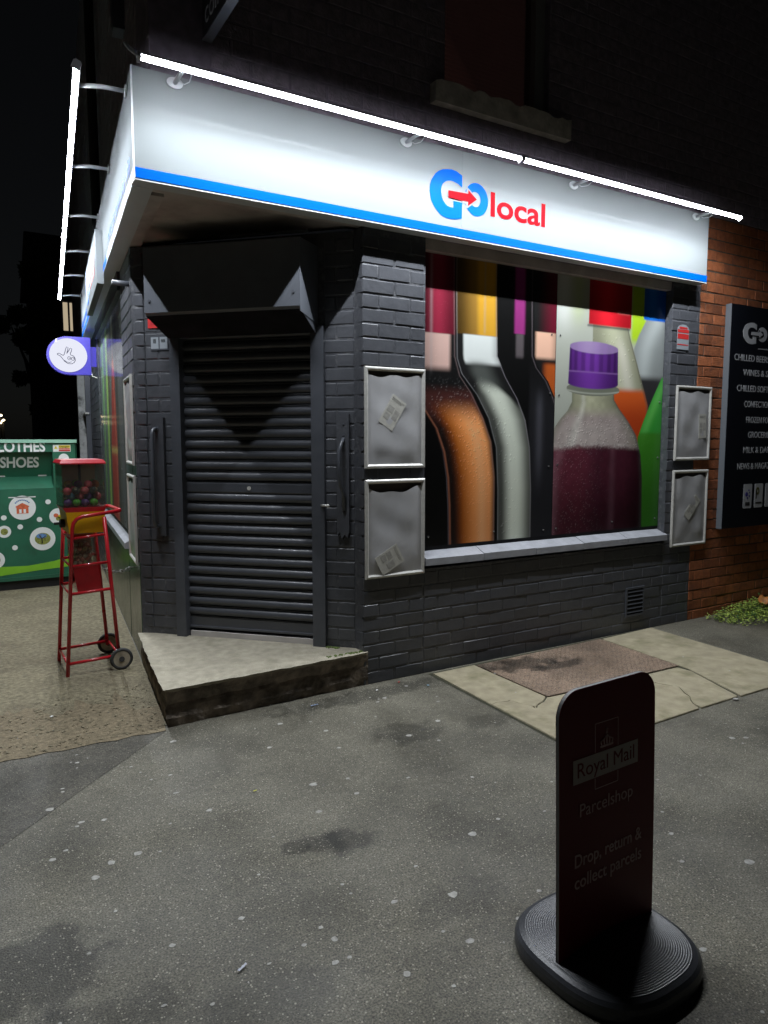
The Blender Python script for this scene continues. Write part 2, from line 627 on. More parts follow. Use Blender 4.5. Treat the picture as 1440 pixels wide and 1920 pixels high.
def lay(spots, kind, m, name, parent, limit=300, stuff_name=None):
    eye = Vector(cam.location)
    spots = sorted(spots, key=lambda q: (q[0](q[1], q[2], q[3]) - eye).length)
    b = MB()
    for i, (fr, s, o, z, L_) in enumerate(spots):
        me = brick_mesh(L_, kind, m, random.randrange(5))
        p = fr(s, o + random.uniform(-.0015, .0015), z + random.uniform(-.0015, .0015))
        if i < limit:
            ob = bpy.data.objects.new(name, me)
            COL.objects.link(ob)
            ob.parent = parent
            ob.location = p
            ob.rotation_euler = (random.uniform(-.012, .012), random.uniform(-.006, .006), fr.rot + random.uniform(-.006, .006))
        else:
            Mx = Matrix.Translation(p) @ Matrix.Rotation(fr.rot, 4, 'Z')
            b.add([Mx @ v.co for v in me.vertices], [tuple(f.vertices) for f in me.polygons])
    if b.v:
        b.build(stuff_name or name + 'work', m, parent, recalc=False, kind='stuff')


# ================================================================== ground
Z1, Z2, Z3 = .0018, .0048, .008


def sheet(pts, z, name, m, sub=0):
    b = MB()
    b.add([(x, y, z) for x, y in pts], [tuple(range(len(pts)))])
    o = b.build(name, m)
    o['kind'] = 'structure'
    return o


STAINS = [(-1.10, -1.44, .085, .055, .5), (-1.005, -1.485, .095, .065, .42), (-.91, -1.50, .105, .09, .42), (-2.02, -1.64, .22, .20, .42), (-1.9, -1.95, .2, .12, .6), (-.15, -.75, .2, .13, .6), (.3, -.85, .16, .1, .65),
          (-.75, -2.0, .2, .1, .75), (-1.5, -2.1, .25, .12, .7), (.0, -.16, .7, .1, .5), (1.7, -1.8, .4, .2, .7)]
asph = asphalt('old_asphalt', (.140, .131, .101), STAINS)
asph_dark = asphalt('dark_asphalt_patch', (.09, .083, .066), [(-1.9, -.35, .3, .2, .7)], .8)
g = MB()
g.add([(-300, -300, 0), (300, -300, 0), (300, 300, 0), (-300, 300, 0)], [(0, 1, 2, 3)])
tag(g.build('pavement', asph), kind='structure')
sheet([(-1.245, -.075), (-2.063, -.863), (-3.2, -1.95), (-6, -1.95), (-6, .1), (-2.02, -.02), (-1.6, -.03)], Z1, 'asphalt_patch', asph_dark)
# concrete footpath along the side street, its front strip covered in leaf mould
pth = [(-1.19, 0.0), (-1.10, 1.18), (-.77, 4.4), (.3, 14.8), (-9, 14.8), (-9, .1), (-2.02, .25)]
sheet(pth, Z1 + .001, 'footpath', M['path'])
edge = []
for i in range(40):
    t = i / 39
    x = -1.25 - t * 3.2
    edge.append((x, (-.075 + .03 * min(t * 4, 1)) + random.uniform(-.018, .018)))
far = []
for i in range(110):
    t = 1 - i / 109
    x = -1.19 - t * 3.2
    far.append((x, .66 + .12 * math.sin(x * 5) + .06 * math.sin(x * 23) + random.uniform(-.09, .09) if t > .05 else .3))
sheet(edge + far, Z2, 'dirt_strip', M['mulch'])

# slabs by the wall, cracked apart along their real cracks
pv = bpy.data.objects.new('paving', None)
COL.objects.link(pv)
pv['kind'] = 'structure'


def jag(a, b_, n=8, amp=.012):
    a, b_ = Vector(a), Vector(b_)
    nn = Vector((-(b_ - a).y, (b_ - a).x)).normalized()
    return [a.lerp(b_, i / n) + nn * (random.uniform(-amp, amp) if 0 < i < n else 0) for i in range(n + 1)]


def slab(pts, name='paving_slab', z=.010):
    b = MB()
    # inset bevel for a worn edge
    c = sum((Vector(p) for p in pts), Vector((0, 0))) / len(pts)
    pts = [tuple(Vector(p) + (c - Vector(p)).normalized() * .005) for p in pts]
    top = [Vector(p) + (c - Vector(p)).normalized() * .004 for p in pts]
    b.prism([(p[0], p[1], 0.001) for p in pts], [(p[0], p[1], z - .004) for p in pts], caps=False)
    b.prism([(p[0], p[1], z - .004) for p in pts], [(p.x, p.y, z) for p in top], caps=False)
    b.add([(p.x, p.y, z) for p in top], [tuple(range(len(pts)))])
    return b.build(name, M['slab'], pv)


crk1 = jag((1.531, -.77), (1.669, -1.058), 5) + jag((1.669, -1.058), (1.458, -1.345), 6)[1:]
crk2 = jag((.462, -.688), (.60, -.69), 4) + jag((.60, -.69), (.644, -.87), 5)[1:] + jag((.644, -.87), (.82, -.765), 5)[1:]
P2 = lambda q: (q[0], q[1])
slab([(.49, -.055), (.835, -.05), (.830, -.755)] + [P2(p) for p in crk2[::-1]])
slab([P2(p) for p in crk2] + [P2(p) for p in jag((.828, -.772), (1.525, -.785), 6, .004)] + [P2(p) for p in crk1[1:]] + [(1.45, -1.35), (1.035, -1.362), (.44, -1.235)])
slab([(1.535, -.79), (1.985, -.80), (2.0, -.9), (1.826, -1.347), (1.47, -1.35)] + [P2(p) for p in crk1[::-1]][1:-1])
slab([(2.085, -.05), (2.70, -.02), (2.685, -.121), (2.621, -1.055), (2.60, -1.36), (1.845, -1.352), (2.025, -.85)])
bed = MB()
bed.add([(x, y, .003) for x, y in ((.47, -.03), (2.71, -.01), (2.63, -1.06), (2.61, -1.365), (.43, -1.24))], [(0, 1, 2, 3, 4)])
bed.build('soil_joint', mat('soil_in_joints', (.05, .05, .03), .95, var=.4, vscale=60), pv)
# chequer plate cover
cp = MB()
cpp = [(.845, -.07), (2.07, -.05), (2.02, -.785), (.838, -.762)]
cp.prism([(x, y, .002) for x, y in cpp], [(x, y, .011) for x, y in cpp])
M['rust'] = asphalt('rusty_chequer_plate', (.25, .18, .13), [(1.15, -.22, .30, .13, .32), (1.35, -.36, .26, .07, .35), (1.0, -.15, .2, .1, .5)])
plate = cp.build('cover_plate', M['rust'])
tag(plate, 'rusty steel chequer plate cover let into the concrete slabs below the bottle window', 'cover plate')
ck = MB()
for i in range(56):
    for j in range(34):
        u, v = (i + .5) / 56, (j + .5) / 34
        a = Vector(cpp[0]).lerp(Vector(cpp[1]), u)
        b_ = Vector(cpp[3]).lerp(Vector(cpp[2]), u)
        c = a.lerp(b_, v)
        an = math.pi / 4 * (1 if (i + j) % 2 else -1)
        d = Vector((math.cos(an), math.sin(an)))
        nn = Vector((-d.y, d.x))
        ck.add([(c + d * .009).to_3d() + Vector((0, 0, .0113)), (c + nn * .003).to_3d() + Vector((0, 0, .0132)), (c - d * .009).to_3d() + Vector((0, 0, .0113)), (c - nn * .003).to_3d() + Vector((0, 0, .0132))], [(0, 1, 2, 3)])
ck.build('tread_pattern', M['rust'], plate, recalc=False, kind='stuff')

# gum spots, grit and scraps
gm = MB()
SPOTS = [(-1.2, -2.05), (-1.65, -2.2), (-1.35, -2.35), (-1.72, -1.95), (-1.0, -2.3), (-.95, -1.9), (-1.55, -1.2), (-1.3, -1.0), (-1.9, -1.05)]
for i in range(250):
    if i < len(SPOTS):
        x, y = SPOTS[i]
    else:
        x, y = random.uniform(-2.6, 2.6), random.uniform(-3.3, -.12)
        if y > -.1 - .0 and x < -1.2:
            continue
    if .4 < x < 2.75 and y > -1.4 and random.random() < .85:
        continue
    r = random.choice([.006, .007, .008, .01, .012, .016]) * random.uniform(.8, 1.3)
    zb = Z1 + .0015 if y > -.075 + .9748 * (x + 1.245) and x < -1.2 else (.0105 if (.4 < x < 2.75 and y > -1.4) else .0012)
    n = 9
    e = random.uniform(.6, 1)
    a0 = random.random() * 6
    ring = [(x + r * random.uniform(.75, 1.2) * math.cos(a0 + 2 * math.pi * k / n), y + r * e * random.uniform(.75, 1.2) * math.sin(a0 + 2 * math.pi * k / n)) for k in range(n)]
    gm.prism([(p, q, zb) for p, q in ring], [(x + (p - x) * .8, y + (q - y) * .8, zb + .0005) for p, q in ring])
tag(gm.build('gum_spots', M['gum'], recalc=False), 'pale trodden gum spots scattered over the dark asphalt', 'gum', kind='stuff')
gr = MB()
for i in range(900):
    if random.random() < .5:
        x, y = random.uniform(-1.2, 2.6), -.02 - abs(random.gauss(0, .12)) + (-.0 if random.random() < .5 else -.1)
    else:
        x, y = random.uniform(-2.8, 2.6), random.uniform(-2.6, -.05)
    if .42 < x < 2.72 and y > -1.37:
        continue
    r = random.uniform(.0015, .005)
    c = Vector((x, y, Z1 + .001))
    vs = [c + Vector((random.uniform(-r, r), random.uniform(-r, r), random.uniform(0, r))) for _ in range(4)]
    gr.add(vs, [(0, 1, 2), (0, 2, 3), (0, 3, 1), (1, 3, 2)])
tag(gr.build('grit', M['gum'], recalc=False), 'loose grit and scraps along the foot of the shop wall', 'grit', kind='stuff')
lm = MB()
for i in range(500):
    x, y = -1.2 - abs(random.gauss(0, .7)), random.uniform(-.05, .75)
    if x < -3 or (y > .55 and random.random() < .6):
        continue
    a = random.random() * 6.28
    r = random.uniform(.006, .018)
    d = Vector((math.cos(a), math.sin(a), random.uniform(-.1, .3))) * r
    e = Vector((-math.sin(a), math.cos(a), random.uniform(-.1, .3))) * r * .35
    c = Vector((x, y, Z2 + .004))
    lm.add([c - d, c - e, c + d, c + e], [(0, 1, 2, 3)], random.randrange(3))
tag(lm.build('leaf_litter', [M['mulch'], M['path'], M['path']], recalc=False), 'brown leaf litter spread over the strip left of the door step', 'leaf litter', kind='stuff')

# ================================================================== the shop
shop = thing('corner_shop', 'dark grey painted brick corner shop with a roller shutter across its angled doorway', 'shop')
WT = 2.80                                     # top of the shop front walling
class Pieces(MB):
    def flush(s, name, m, parent):
        if s.v:
            MB.build(s, name, m, parent)
        s.__init__()


core = Pieces()
JO = -.0035
# walls behind the bricks (joint surface), each a closed prism
W0, W1, WZ0, WZ1 = .455, 2.845, .70, 2.76     # bottle window opening
core.box(.0 + .007, W0, JO - .4, JO, 0, WT, T=T(FR))
core.flush('painted_wall', M['paint_joint'], shop)
core.box(W0, W1, JO - .4, JO, 0, WZ0, T=T(FR))
core.flush('painted_wall', M['paint_joint'], shop)
core.box(W1, 3.19, JO - .4, JO, 0, WT, T=T(FR))
core.flush('painted_wall', M['paint_joint'], shop)
DS0, DS1 = .19, 1.255                          # door opening in the chamfer
core.prism([FX(.02, JO, 0), FC(0, JO, 0), FC(0, -.2, 0), FX(.02, -.2, 0)], [FX(.02, JO, WT), FC(0, JO, WT), FC(0, -.2, WT), FX(.02, -.2, WT)])
core.flush('painted_wall', M['paint_joint'], shop)
core.box(0, DS0, -.3, JO, 0, WT, T=T(FC))
core.flush('painted_wall', M['paint_joint'], shop)
core.box(DS1, CW, -.3, JO, 0, WT, T=T(FC))
core.flush('painted_wall', M['paint_joint'], shop)
core.box(DS0, DS1, -.3, JO, 2.25, WT, T=T(FC))
core.flush('painted_wall', M['paint_joint'], shop)
LW0, LW1 = 1.93, 4.75                          # side window opening
core.prism([FL(1.19, JO, 0), FC(CW, JO, 0), FC(CW, -.3, 0), FL(1.6, -.4, 0)], [FL(1.19, JO, WT), FC(CW, JO, WT), FC(CW, -.3, WT), FL(1.6, -.4, WT)])
core.flush('painted_wall', M['paint_joint'], shop)
core.box(1.19, LW0, -.3, JO, 0, WT, T=T(FL))
core.flush('painted_wall', M['paint_joint'], shop)
core.box(LW1, 6.6, -.4, JO, 0, WT, T=T(FL))
core.flush('painted_wall', M['paint_joint'], shop)
pb = []
pb += brick_spots(FR, 0, W0, 0, WT, phase=0)
pb += brick_spots(FR, W0, W1, 0, WZ0, phase=0)
pb += brick_spots(FR, W1, 3.19, 0, WT, phase=1)
pb += brick_spots(FX, .008, .098, .2, WT, 0)
pb += brick_spots(FC, .002, DS0, .2, WT, 0, phase=0)
pb += brick_spots(FC, DS1, CW - .002, .2, WT, 0, phase=0)
LS = Frame(LC.xy, (FOLD2 - LC.xy), (-.70, -.72))     # left return between fold and corner
LSW = (FOLD2 - LC.xy).length
pb += brick_spots(LS, .002, LSW - .002, .2, WT, 0)
pb += brick_spots(FL, 1.19, LW0, .74, WT, 0)
pb += brick_spots(FL, LW1, 6.6, .0, WT, 0)
lay(pb, 'grey', M['paint'], 'brick', shop, 300, 'painted_brickwork')
# right reveal bricks of the bottle window
FV = Frame((W1, 0), (0, 1), (-1, 0))
lay(brick_spots(FV, .002, .075, WZ0 + .07, WT - .03, 0), 'grey', M['paint'], 'reveal_brick', shop)
# red brick beyond the painted pillar
rc = MB()
rc.box(3.192, 9.0, JO - .4, JO, 0, 3.4, T=T(FR))
rc.build('red_wall', M['red_mortar'], shop)
lay(brick_spots(FR, 3.195, 5.4, 0, 3.4, phase=1), 'red', M['red'], 'red_brick', shop, 300, 'red_brickwork')
# upper storey
uc = MB()
TOPZ = 6.6
UW0, UW1, UZ0, UZ1 = .59, 1.46, 3.74, 5.3
for (a, b_, c, d_) in ((-1.2, UW0, 2.87, TOPZ), (UW0, UW1, WT, UZ0 - .03), (UW0, UW1, UZ1, TOPZ), (UW1, 3.19, WT, TOPZ), (3.19, 9, 3.4, TOPZ)):
    uc.box(a, b_, JO - .3, JO, c, d_, T=T(FR))
uc.box(.0, 12, -.3, JO, 2.87, TOPZ, T=T(FL))
uc.build('upper_wall', M['upper_mortar'], shop)
ub = brick_spots(FR, -1.2, 5.5, 3.36, 5.2, 0, holes=[(UW0, UW1, UZ0 - .04, UZ1)]) + brick_spots(FL, 0.02, 8, 3.36, 6.2, 0)
lay(ub, 'red', M['upper'], 'upper_brick', shop, 0, 'upper_brickwork')
# upper sash window with slatted blind and crumbling stone sill
uw = MB()
uw.box(UW1 - .085, UW1, -.12, -.05, UZ0, UZ1, T=T(FR))
uw.box(UW0, UW0 + .03, -.12, -.05, UZ0, UZ1, T=T(FR))
uw.box(UW0 + .03, UW1 - .085, -.12, -.05, UZ0, UZ0 + .035, T=T(FR))
uwo = uw.build('upper_window', mat('dim_white_frame', (.22, .22, .22), .5), shop)
fbox(FR, UW0 + .03, UW1 - .085, -.16, -.155, UZ0, UZ1, 'blind_backing', M['blind'], uwo)
bl = MB()
for k in range(38):
    z = UZ0 + .05 + k * .028
    bl.box(UW0 + .04, UW1 - .1, -.15, -.135, z, z + .017, T=lambda s, o, z_: FR(s, o, z_ + (o + .14) * .4))
bl.build('blind_slat', M['blind'], uwo, kind='stuff')
fbox(FR, UW0 + .03, UW1 - .085, -.10, -.096, UZ0 + .035, UZ1, 'window_pane', glass('dark_pane', (.75, .75, .75), .02), uwo)
ss = MB()
top = []
for i in range(28):
    s = .48 + i * (1.62 - .48) / 27
    top.append((s, 3.735 - random.choice([0, 0, .004, .012, .02])))
ssp = [(.48, 3.60), (1.62, 3.60)] + top[::-1]
ss.prism([FR(s, .06, z) for s, z in ssp], [FR(s, -.1, z) for s, z in ssp])
ss.build('stone_sill', M['sill_stone'], shop)

# window head, sill, dark board behind the printed panels
fbox(FR, W0 - .02, W1 + .02, -.16, -.02, 2.735, WT + .02, 'window_head', M['soffit'], shop)
fbox(FR, W0, W1, -.2, -.085, WZ0, 2.735, 'window_board', M['black'], shop)
ns = 5
for k in range(ns):
    a = W0 - .0 + (W1 + .015 - W0) * k / ns + .002
    b_ = W0 + (W1 + .015 - W0) * (k + 1) / ns - .002
    q = MB()
    prof = [(.022, .722), (.022, .768), (-.07, .808), (-.084, .808), (-.084, .722)]
    q.prism([FR(a, o, z + random.uniform(-.002, .002)) for o, z in prof], [FR(b_, o, z + random.uniform(-.002, .002)) for o, z in prof])
    q.build('sill_tile', M['sill'], shop)
fbox(FR, W0, W1, -.082, -.072, .808, .838, 'sill_gasket', M['black'], shop)
# air vent
vf = MB()
va, vb, vc, vd = 2.40, 2.615, .128, .365
for (a, b_, c, d_) in ((va, vb, vc, vc + .016), (va, vb, vd - .016, vd), (va, va + .014, vc + .016, vd - .016), (vb - .014, vb, vc + .016, vd - .016)):
    vf.box(a, b_, -.006, .012, c, d_, T=T(FR))
vent = vf.build('air_vent', M['steel_grey'], shop)
fbox(FR, va + .013, vb - .013, -.002, .002, vc + .015, vd - .015, 'vent_void', M['dark'], vent)
for k in range(6):
    z = vc + .03 + k * .033
    q = MB()
    q.prism([FR(va + .014, o, zz) for o, zz in ((.003, z + .014), (.006, z + .016), (.012, z + .002), (.009, z))], [FR(vb - .014, o, zz) for o, zz in ((.003, z + .014), (.006, z + .016), (.012, z + .002), (.009, z))])
    q.build('louvre', M['steel_grey'], vent)

# soffit over the doorway
SZ = 2.835
sp = [(-1.30, -.075), (.0, -.075), (.03, .15), (-.05, .25), (-.95, 1.22), (-1.19, 1.2)]
q = MB()
q.prism([(x, y, SZ) for x, y in sp], [(x, y, SZ + .02) for x, y in sp])
q.build('soffit', M['soffit'], shop)
q = MB()
q.box(-1.295, .003, -.06, .072, 2.805, 2.832, T=T(FR))
q.build('soffit_rail', M['soffit'], shop)
q = MB()
q.box(.12, 2.2, -.07, .085, 2.806, 2.833, T=T(FL))
q.build('soffit_rail', M['soffit'], shop)
q = MB()
q.tube([(-.62, .74, 2.826), (-.20, .33, 2.826)], .011)  # pale bar added in place of a blurred reflection on the glossy soffit
q.build('soffit_highlight_bar', M['white_trim'], shop)

# ---------------- roller shutter in the chamfer
SH0, SH1 = .275, 1.185
sh = MB()
sh.box(SH0 - .02, SH1 + .02, -.06, -.05, .27, 2.26, T=T(FC))
shut = sh.build('roller_shutter', M['shutter'], shop)
PIT = .0705
prof = [(.0, -.045), (.002, -.036), (.008, -.034), (.010, -.046), (.013, -.046), (.0145, -.034), (.020, -.026), (.030, -.0205), (.041, -.019), (.052, -.0215), (.061, -.0275), (.067, -.036), (.0685, -.046), (.0705, -.046)]
z = .345
k = 0
while z < 2.27:
    q = MB()
    if abs(z - 1.19) < PIT * .5:
        fp = [(.0, -.040), (.002, -.03), (.010, -.0275), (.060, -.0275), (.069, -.03), (.0705, -.044)]
        nm = 'lock_slat'
    else:
        fp, nm = prof, 'slat'
    j0, j1 = random.uniform(-.0012, .0012), random.uniform(-.0012, .0012)
    n = len(fp)
    vs = [FC(SH0, o + j0, z + zz) for zz, o in fp] + [FC((SH0 + SH1) / 2, o + random.uniform(-.001, .001), z + zz) for zz, o in fp] + [FC(SH1, o + j1, z + zz) for zz, o in fp]
    fs = [(r_ * n + i, r_ * n + n + i, r_ * n + n + i + 1, r_ * n + i + 1) for r_ in range(2) for i in range(n - 1)]
    q.add(vs, fs, 0, nm == 'slat')
    q.build(nm, M['shutter'], shut, recalc=False)
    if nm == 'lock_slat':
        lk = MB()
        c = FC((SH0 + SH1) / 2, -.0275, z + .035)
        lk.disc(c, .013, Vector((-FC.n.y, FC.n.x, 0)), (0, 0, 1), .006, n=16)
        lk.build('shutter_lock', M['alu'], shut)
        rv = MB()
        for ss_ in (.34, .36, .62, .64, .78, .80, 1.08, 1.1):
            rv.disc(FC(ss_, -.0275, z + .035), .003, Vector((-FC.n.y, FC.n.x, 0)), (0, 0, 1), .002, n=8)
        rv.build('rivet', M['steel_grey'], shut, kind='stuff')
    z += PIT
    k += 1
q = MB()
q.prism([FC(SH0, o, zz) for o, zz in ((-.05, .27), (-.018, .27), (-.018, .282), (-.03, .285), (-.03, .345), (-.05, .345))], [FC(SH1, o, zz) for o, zz in ((-.05, .27), (-.018, .27), (-.018, .282), (-.03, .285), (-.03, .345), (-.05, .345))])
q.build('bottom_rail', M['shutter'], shut)
for (a, b_) in ((DS0, SH0), (SH1, DS1)):
    q = MB()
    q.box(a, b_, -.07, .03, .205, 2.24, T=T(FC))
    q.build('guide_rail', M['steel_grey'], shut)
bp = [(0, 2.20), (.045, 2.20), (.287, 2.30), (.30, 2.315), (.30, 2.70), (0, 2.72)]
B0, B1 = .235, 1.25
q = MB()
q.prism([FC(B0, o, z) for o, z in bp], [FC(B1, o, z) for o, z in bp])
sbx = q.build('shutter_box', M['box'], shut)
up_ = [(.287, 2.2985), (.047, 2.1985), (.047, 2.197), (.287, 2.2965)]  # added near-black plate, deepens the shade under the box by colour
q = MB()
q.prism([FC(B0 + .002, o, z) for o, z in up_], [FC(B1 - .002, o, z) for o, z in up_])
q.build('underside_shade_plate', mat('shade_black_underside', (.02, .02, .023), .9, var=.3, spec=.05), sbx)
q = MB()
q.prism([FC(B0 - .004, o, z) for o, z in ((0, 2.25), (.30, 2.285), (.303, 2.32), (.303, 2.70), (0, 2.72))], [FC(B0 - .001, o, z) for o, z in ((0, 2.25), (.30, 2.285), (.303, 2.32), (.303, 2.70), (0, 2.72))])
q.build('box_end_plate', M['box'], shut)
for s_, z_ in ((.275, 2.395), (1.215, 2.385)):
    q = MB()
    c = FC(s_, .30, z_)
    q.disc(c, .009, Vector((-FC.n.y, FC.n.x, 0)), (0, 0, 1), .005, n=10)
    q.build('screw', M['steel_grey'], shut)
q = MB()
q.tube([FC(.21, .03, 1.13), FC(.165, .05, 1.13)], .008)
q.sphere(FC(.16, .05, 1.13), .012)
q.build('side_bolt', M['alu'], shut)
fbox(FC, SH0 + .01, SH1 - .01, -.20, -.012, .2145, .250, 'threshold', mat('pale_threshold', (.55, .52, .5), .6, var=.1), shop)
fbox(FC, SH0, SH1, -.3, -.28, .2, 2.3, 'inner_door', M['dark'], shop)


# ---------------- pull handles on boards each side of the shutter
def handle(s0, s1, z0, z1, sh_, zt, zb, out, ragged, lab):
    q = MB()
    if ragged:
        pts = [(s0, z1), (s1, z1 - .005), (s1, z0 + .02), (s1 - .02, z0 + .045), (s1 - .03, z0), (s0 + .03, z0 + .03), (s0 + .012, z0 + .01), (s0, z0 + .05)]
    else:
        pts = [(s0, z1), (s1, z1), (s1, z0), (s0, z0)]
    q.prism([FC(s, 0.002, z) for s, z in pts], [FC(s, .03, z) for s, z in pts])
    hb = q.build('handle_board', M['paint'], shop)
    q = MB()
    if ragged:
        path = [FC(sh_, .03, zt), FC(sh_ + .004, .06, zt - .03), FC(sh_ + .012, .085, zt - .08), FC(sh_ + .014, .085, zt - .2), FC(sh_ + .006, .07, zt - .29), FC(sh_ - .004, .045, zt - .34), FC(sh_ - .004, .03, zb)]
        q.tube(path, [.011, .0115, .012, .011, .012, .013, .014], 10)
    else:
        path = [FC(sh_, .03, zt), FC(sh_, .055, zt), FC(sh_, .075, zt - .012), FC(sh_, .085, zt - .04), FC(sh_, .085, zb + .04), FC(sh_, .075, zb + .012), FC(sh_, .055, zb), FC(sh_, .03, zb)]
        q.tube(path, .012, 10)
    q.build('pull_handle', M['steel_grey'], hb)
    q = MB()
    R_ = Vector((-FC.n.y, FC.n.x, 0))
    for z in ((zt, zb) if not ragged else (zt + .02, z1 - .06)):
        q.disc(FC(sh_, .03, z), .02 if not ragged else .007, R_, (0, 0, 1), .004, n=14)
    q.build('handle_rose', M['steel_grey'], hb)


handle(.028, .108, .92, 1.70, .062, 1.55, 1.10, .085, True, '')
handle(1.315, 1.405, .90, 1.69, 1.365, 1.615, .965, .08, False, '')

# ---------------- side street wall
lw = MB()
lw.box(LW0, LW1, -.3, JO, 0, .72, T=T(FL))
lw.box(1.19, LW0, JO, .002, 0, .70, T=T(FL))
lw.build('side_plinth', M['green_wall'], shop)
fbox(FL, LW0, LW1, JO, .004, 0, .70, 'plinth_facing', M['green_wall'], shop)
q = MB()
q.prism([FL(LW0, o, z) for o, z in ((.03, .70), (.03, .745), (-.085, .80), (-.085, .70))], [FL(LW1, o, z) for o, z in ((.03, .70), (.03, .745), (-.085, .80), (-.085, .70))])
q.build('side_sill', M['sill'], shop)
fbox(FL, LW0, LW1, -.2, -.032, .80, WT, 'side_window_board', M['black'], shop)
fbox(FL, LW0, LW1, -.12, .02, 2.66, WT, 'side_window_head', M['steel_grey'], shop)
for s_, z_ in ((1.22, 2.58),):
    q = MB()
    q.tube([FL(s_ + .05, 0, z_), FL(s_ + .05, .11, z_)], .018)
    q.build('wall_pipe_end', M['steel_grey'], shop)
# far doorway with flaking post, grey door and rails
fbox(FL, 6.62, 6.72, -.05, .06, 0, 2.7, 'door_post', M['steel_grey'], shop)
fbox(FL, 6.72, 7.5, -.06, .02, 0, 2.7, 'side_door', M['steel_grey'], shop)
for z in (1.9, 1.25):
    fbox(FL, 6.6, 7.5, .02, .07, z, z + .025, 'door_rail', M['alu'], shop)
fbox(FL, 7.5, 7.75, -.05, .12, 0, 2.8, 'flaking_post', M['timber'], shop)
fbox(FL, 7.75, 12, -.3, -.1, 0, WT, 'far_wall', M['night_brick'], shop)
# downpipe on the side wall
q = MB()
q.tube([FL(3.2, .06, 3.4), FL(3.2, .06, 6.4)], .04)
q.build('downpipe', M['dark'], shop)
fbox(FL, 1.0, 1.12, .0, .07, 4.05, 4.3, 'wall_box', M['steel_grey'], shop)

# ================================================================== door step
st = MB()
SZT = .215
outer = [Vector((-1.235, -.045)), Vector((.03, -.004))]
inner = [Vector((.012, .02)), Vector((-.002, .11)), Vector((-1.02, 1.15)), Vector((LC.x + .004, LC.y + .012))]
rim = []


def edge_pts(a, b_, n):
    return [a.lerp(b_, i / n) for i in range(n)]


rim += edge_pts(outer[0], outer[1], 44)
rim += edge_pts(outer[1], inner[0], 1)
rim += inner[:3]
nl = edge_pts(Vector((LC.x - .012, LC.y)), outer[0], 40)
rim += nl
nr = len(rim)
levels = [(.0, .010), (.05, .0), (.10, -.004), (.125, .008), (.165, .002), (.195, -.002), (SZT - .006, -.006), (SZT, -.022)]
rows = []
cen = Vector((-.5, .5))
for li, (z, inn) in enumerate(levels):
    row = []
    for i, p in enumerate(rim):
        free = i < 44 or i >= nr - 40
        am = (.0075 if i < 44 else .0035) if free else 0
        off = (p - cen).normalized() * (-inn + am * (.5 * math.sin(i * .55 + li * .8) + .4 * math.sin(i * 1.3 + li)) + random.uniform(-.002, .002)) if free else Vector((0, 0))
        if free and i < 44 and abs(z - .1) < .04:
            off += Vector((0, .01 + .006 * math.sin(i * .7)))
        row.append((p.x + off.x, p.y + off.y, z + (random.uniform(-.004, .004) if 0 < li < 7 and free else 0)))
    rows.append(row)
vs = [v for r in rows for v in r]
for li in range(len(levels) - 1):
    fs = [(li * nr + i, li * nr + (i + 1) % nr, (li + 1) * nr + (i + 1) % nr, (li + 1) * nr + i) for i in range(nr)]
    st.add(vs if li == 0 else [], [], 0)
    o_ = 0
    st.f += fs
    st.m += [1 if li >= 5 else 0] * nr
    st.sm += [False] * nr
st.f.append(tuple((len(levels) - 1) * nr + i for i in range(nr)))
st.m.append(1)
st.sm.append(False)
stp = st.build('door_step', [M['riser'], M['concrete']])
tag(stp, 'worn triangular concrete door step with a blackened front edge below the shutter', 'step')
ms = MB()
for i in range(160):
    if random.random() < .5:
        p = FC(random.uniform(.1, .19), .012 + abs(random.gauss(0, .015)), SZT)
    else:
        p = Vector((random.uniform(-.25, .02), .0, SZT)) + Vector((0, random.uniform(.0, .03), 0))
    ms.sphere(p, random.uniform(.003, .008), 5, 3)
tag(ms.build('moss_tufts', M['moss'], recalc=False), 'tufts of moss growing on the step beside the shutter guide', 'moss', kind='stuff')

# ================================================================== fascia
FZ0, FZ1 = 2.805, 3.328
fas = thing('fascia_sign', 'long white fascia with a blue stripe and red and blue lettering wrapping the corner', 'shop sign', (0, 0, 0))
FO = .09
CX = -1.319
FFR = Frame((0, 0), (1, 0), (0, -1))
cs, co_ = -.1006, .0994
for (a, b_) in ((CX, .6625), (.664, 3.125)):
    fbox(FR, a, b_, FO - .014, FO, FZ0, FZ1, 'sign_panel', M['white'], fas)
LSEAM = [cs, 1.30, 2.55, 3.8, 5.0, 5.95]
for a, b_ in zip(LSEAM[:-1], LSEAM[1:]):
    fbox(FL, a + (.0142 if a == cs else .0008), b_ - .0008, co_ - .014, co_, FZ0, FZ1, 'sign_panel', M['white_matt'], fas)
fbox(FR, CX - .001, 3.127, FO + .0005, FO + .003, FZ0 + .006, FZ0 + .054, 'blue_stripe', M['blue'], fas)
fbox(FL, cs - .002, 5.95, co_ + .0005, co_ + .003, FZ0 + .006, FZ0 + .054, 'blue_stripe', M['blue'], fas)
fbox(FR, CX, 3.127, -.0, FO + .004, FZ0 - .006, FZ0 - .001, 'bottom_trim', M['white_trim'], fas)
fbox(FL, cs + .1, 5.95, -.0, co_ + .004, FZ0 - .006, FZ0 - .001, 'bottom_trim', M['white_trim'], fas)
fbox(FR, 3.112, 3.124, 0.002, FO - .015, FZ0, FZ1, 'end_cap', M['white_trim'], fas)
fbox(FL, 5.937, 5.949, 0.002, co_ - .015, FZ0, FZ1, 'end_cap', M['white_trim'], fas)
fbox(FR, CX + .02, 3.11, .0015, FO - .015, FZ1 - .02, FZ1 - .002, 'top_flashing', M['white_trim'], fas)
fbox(FL, cs + .12, 5.93, .0015, co_ - .015, FZ1 - .02, FZ1 - .002, 'top_flashing', M['white_trim'], fas)
q = MB()
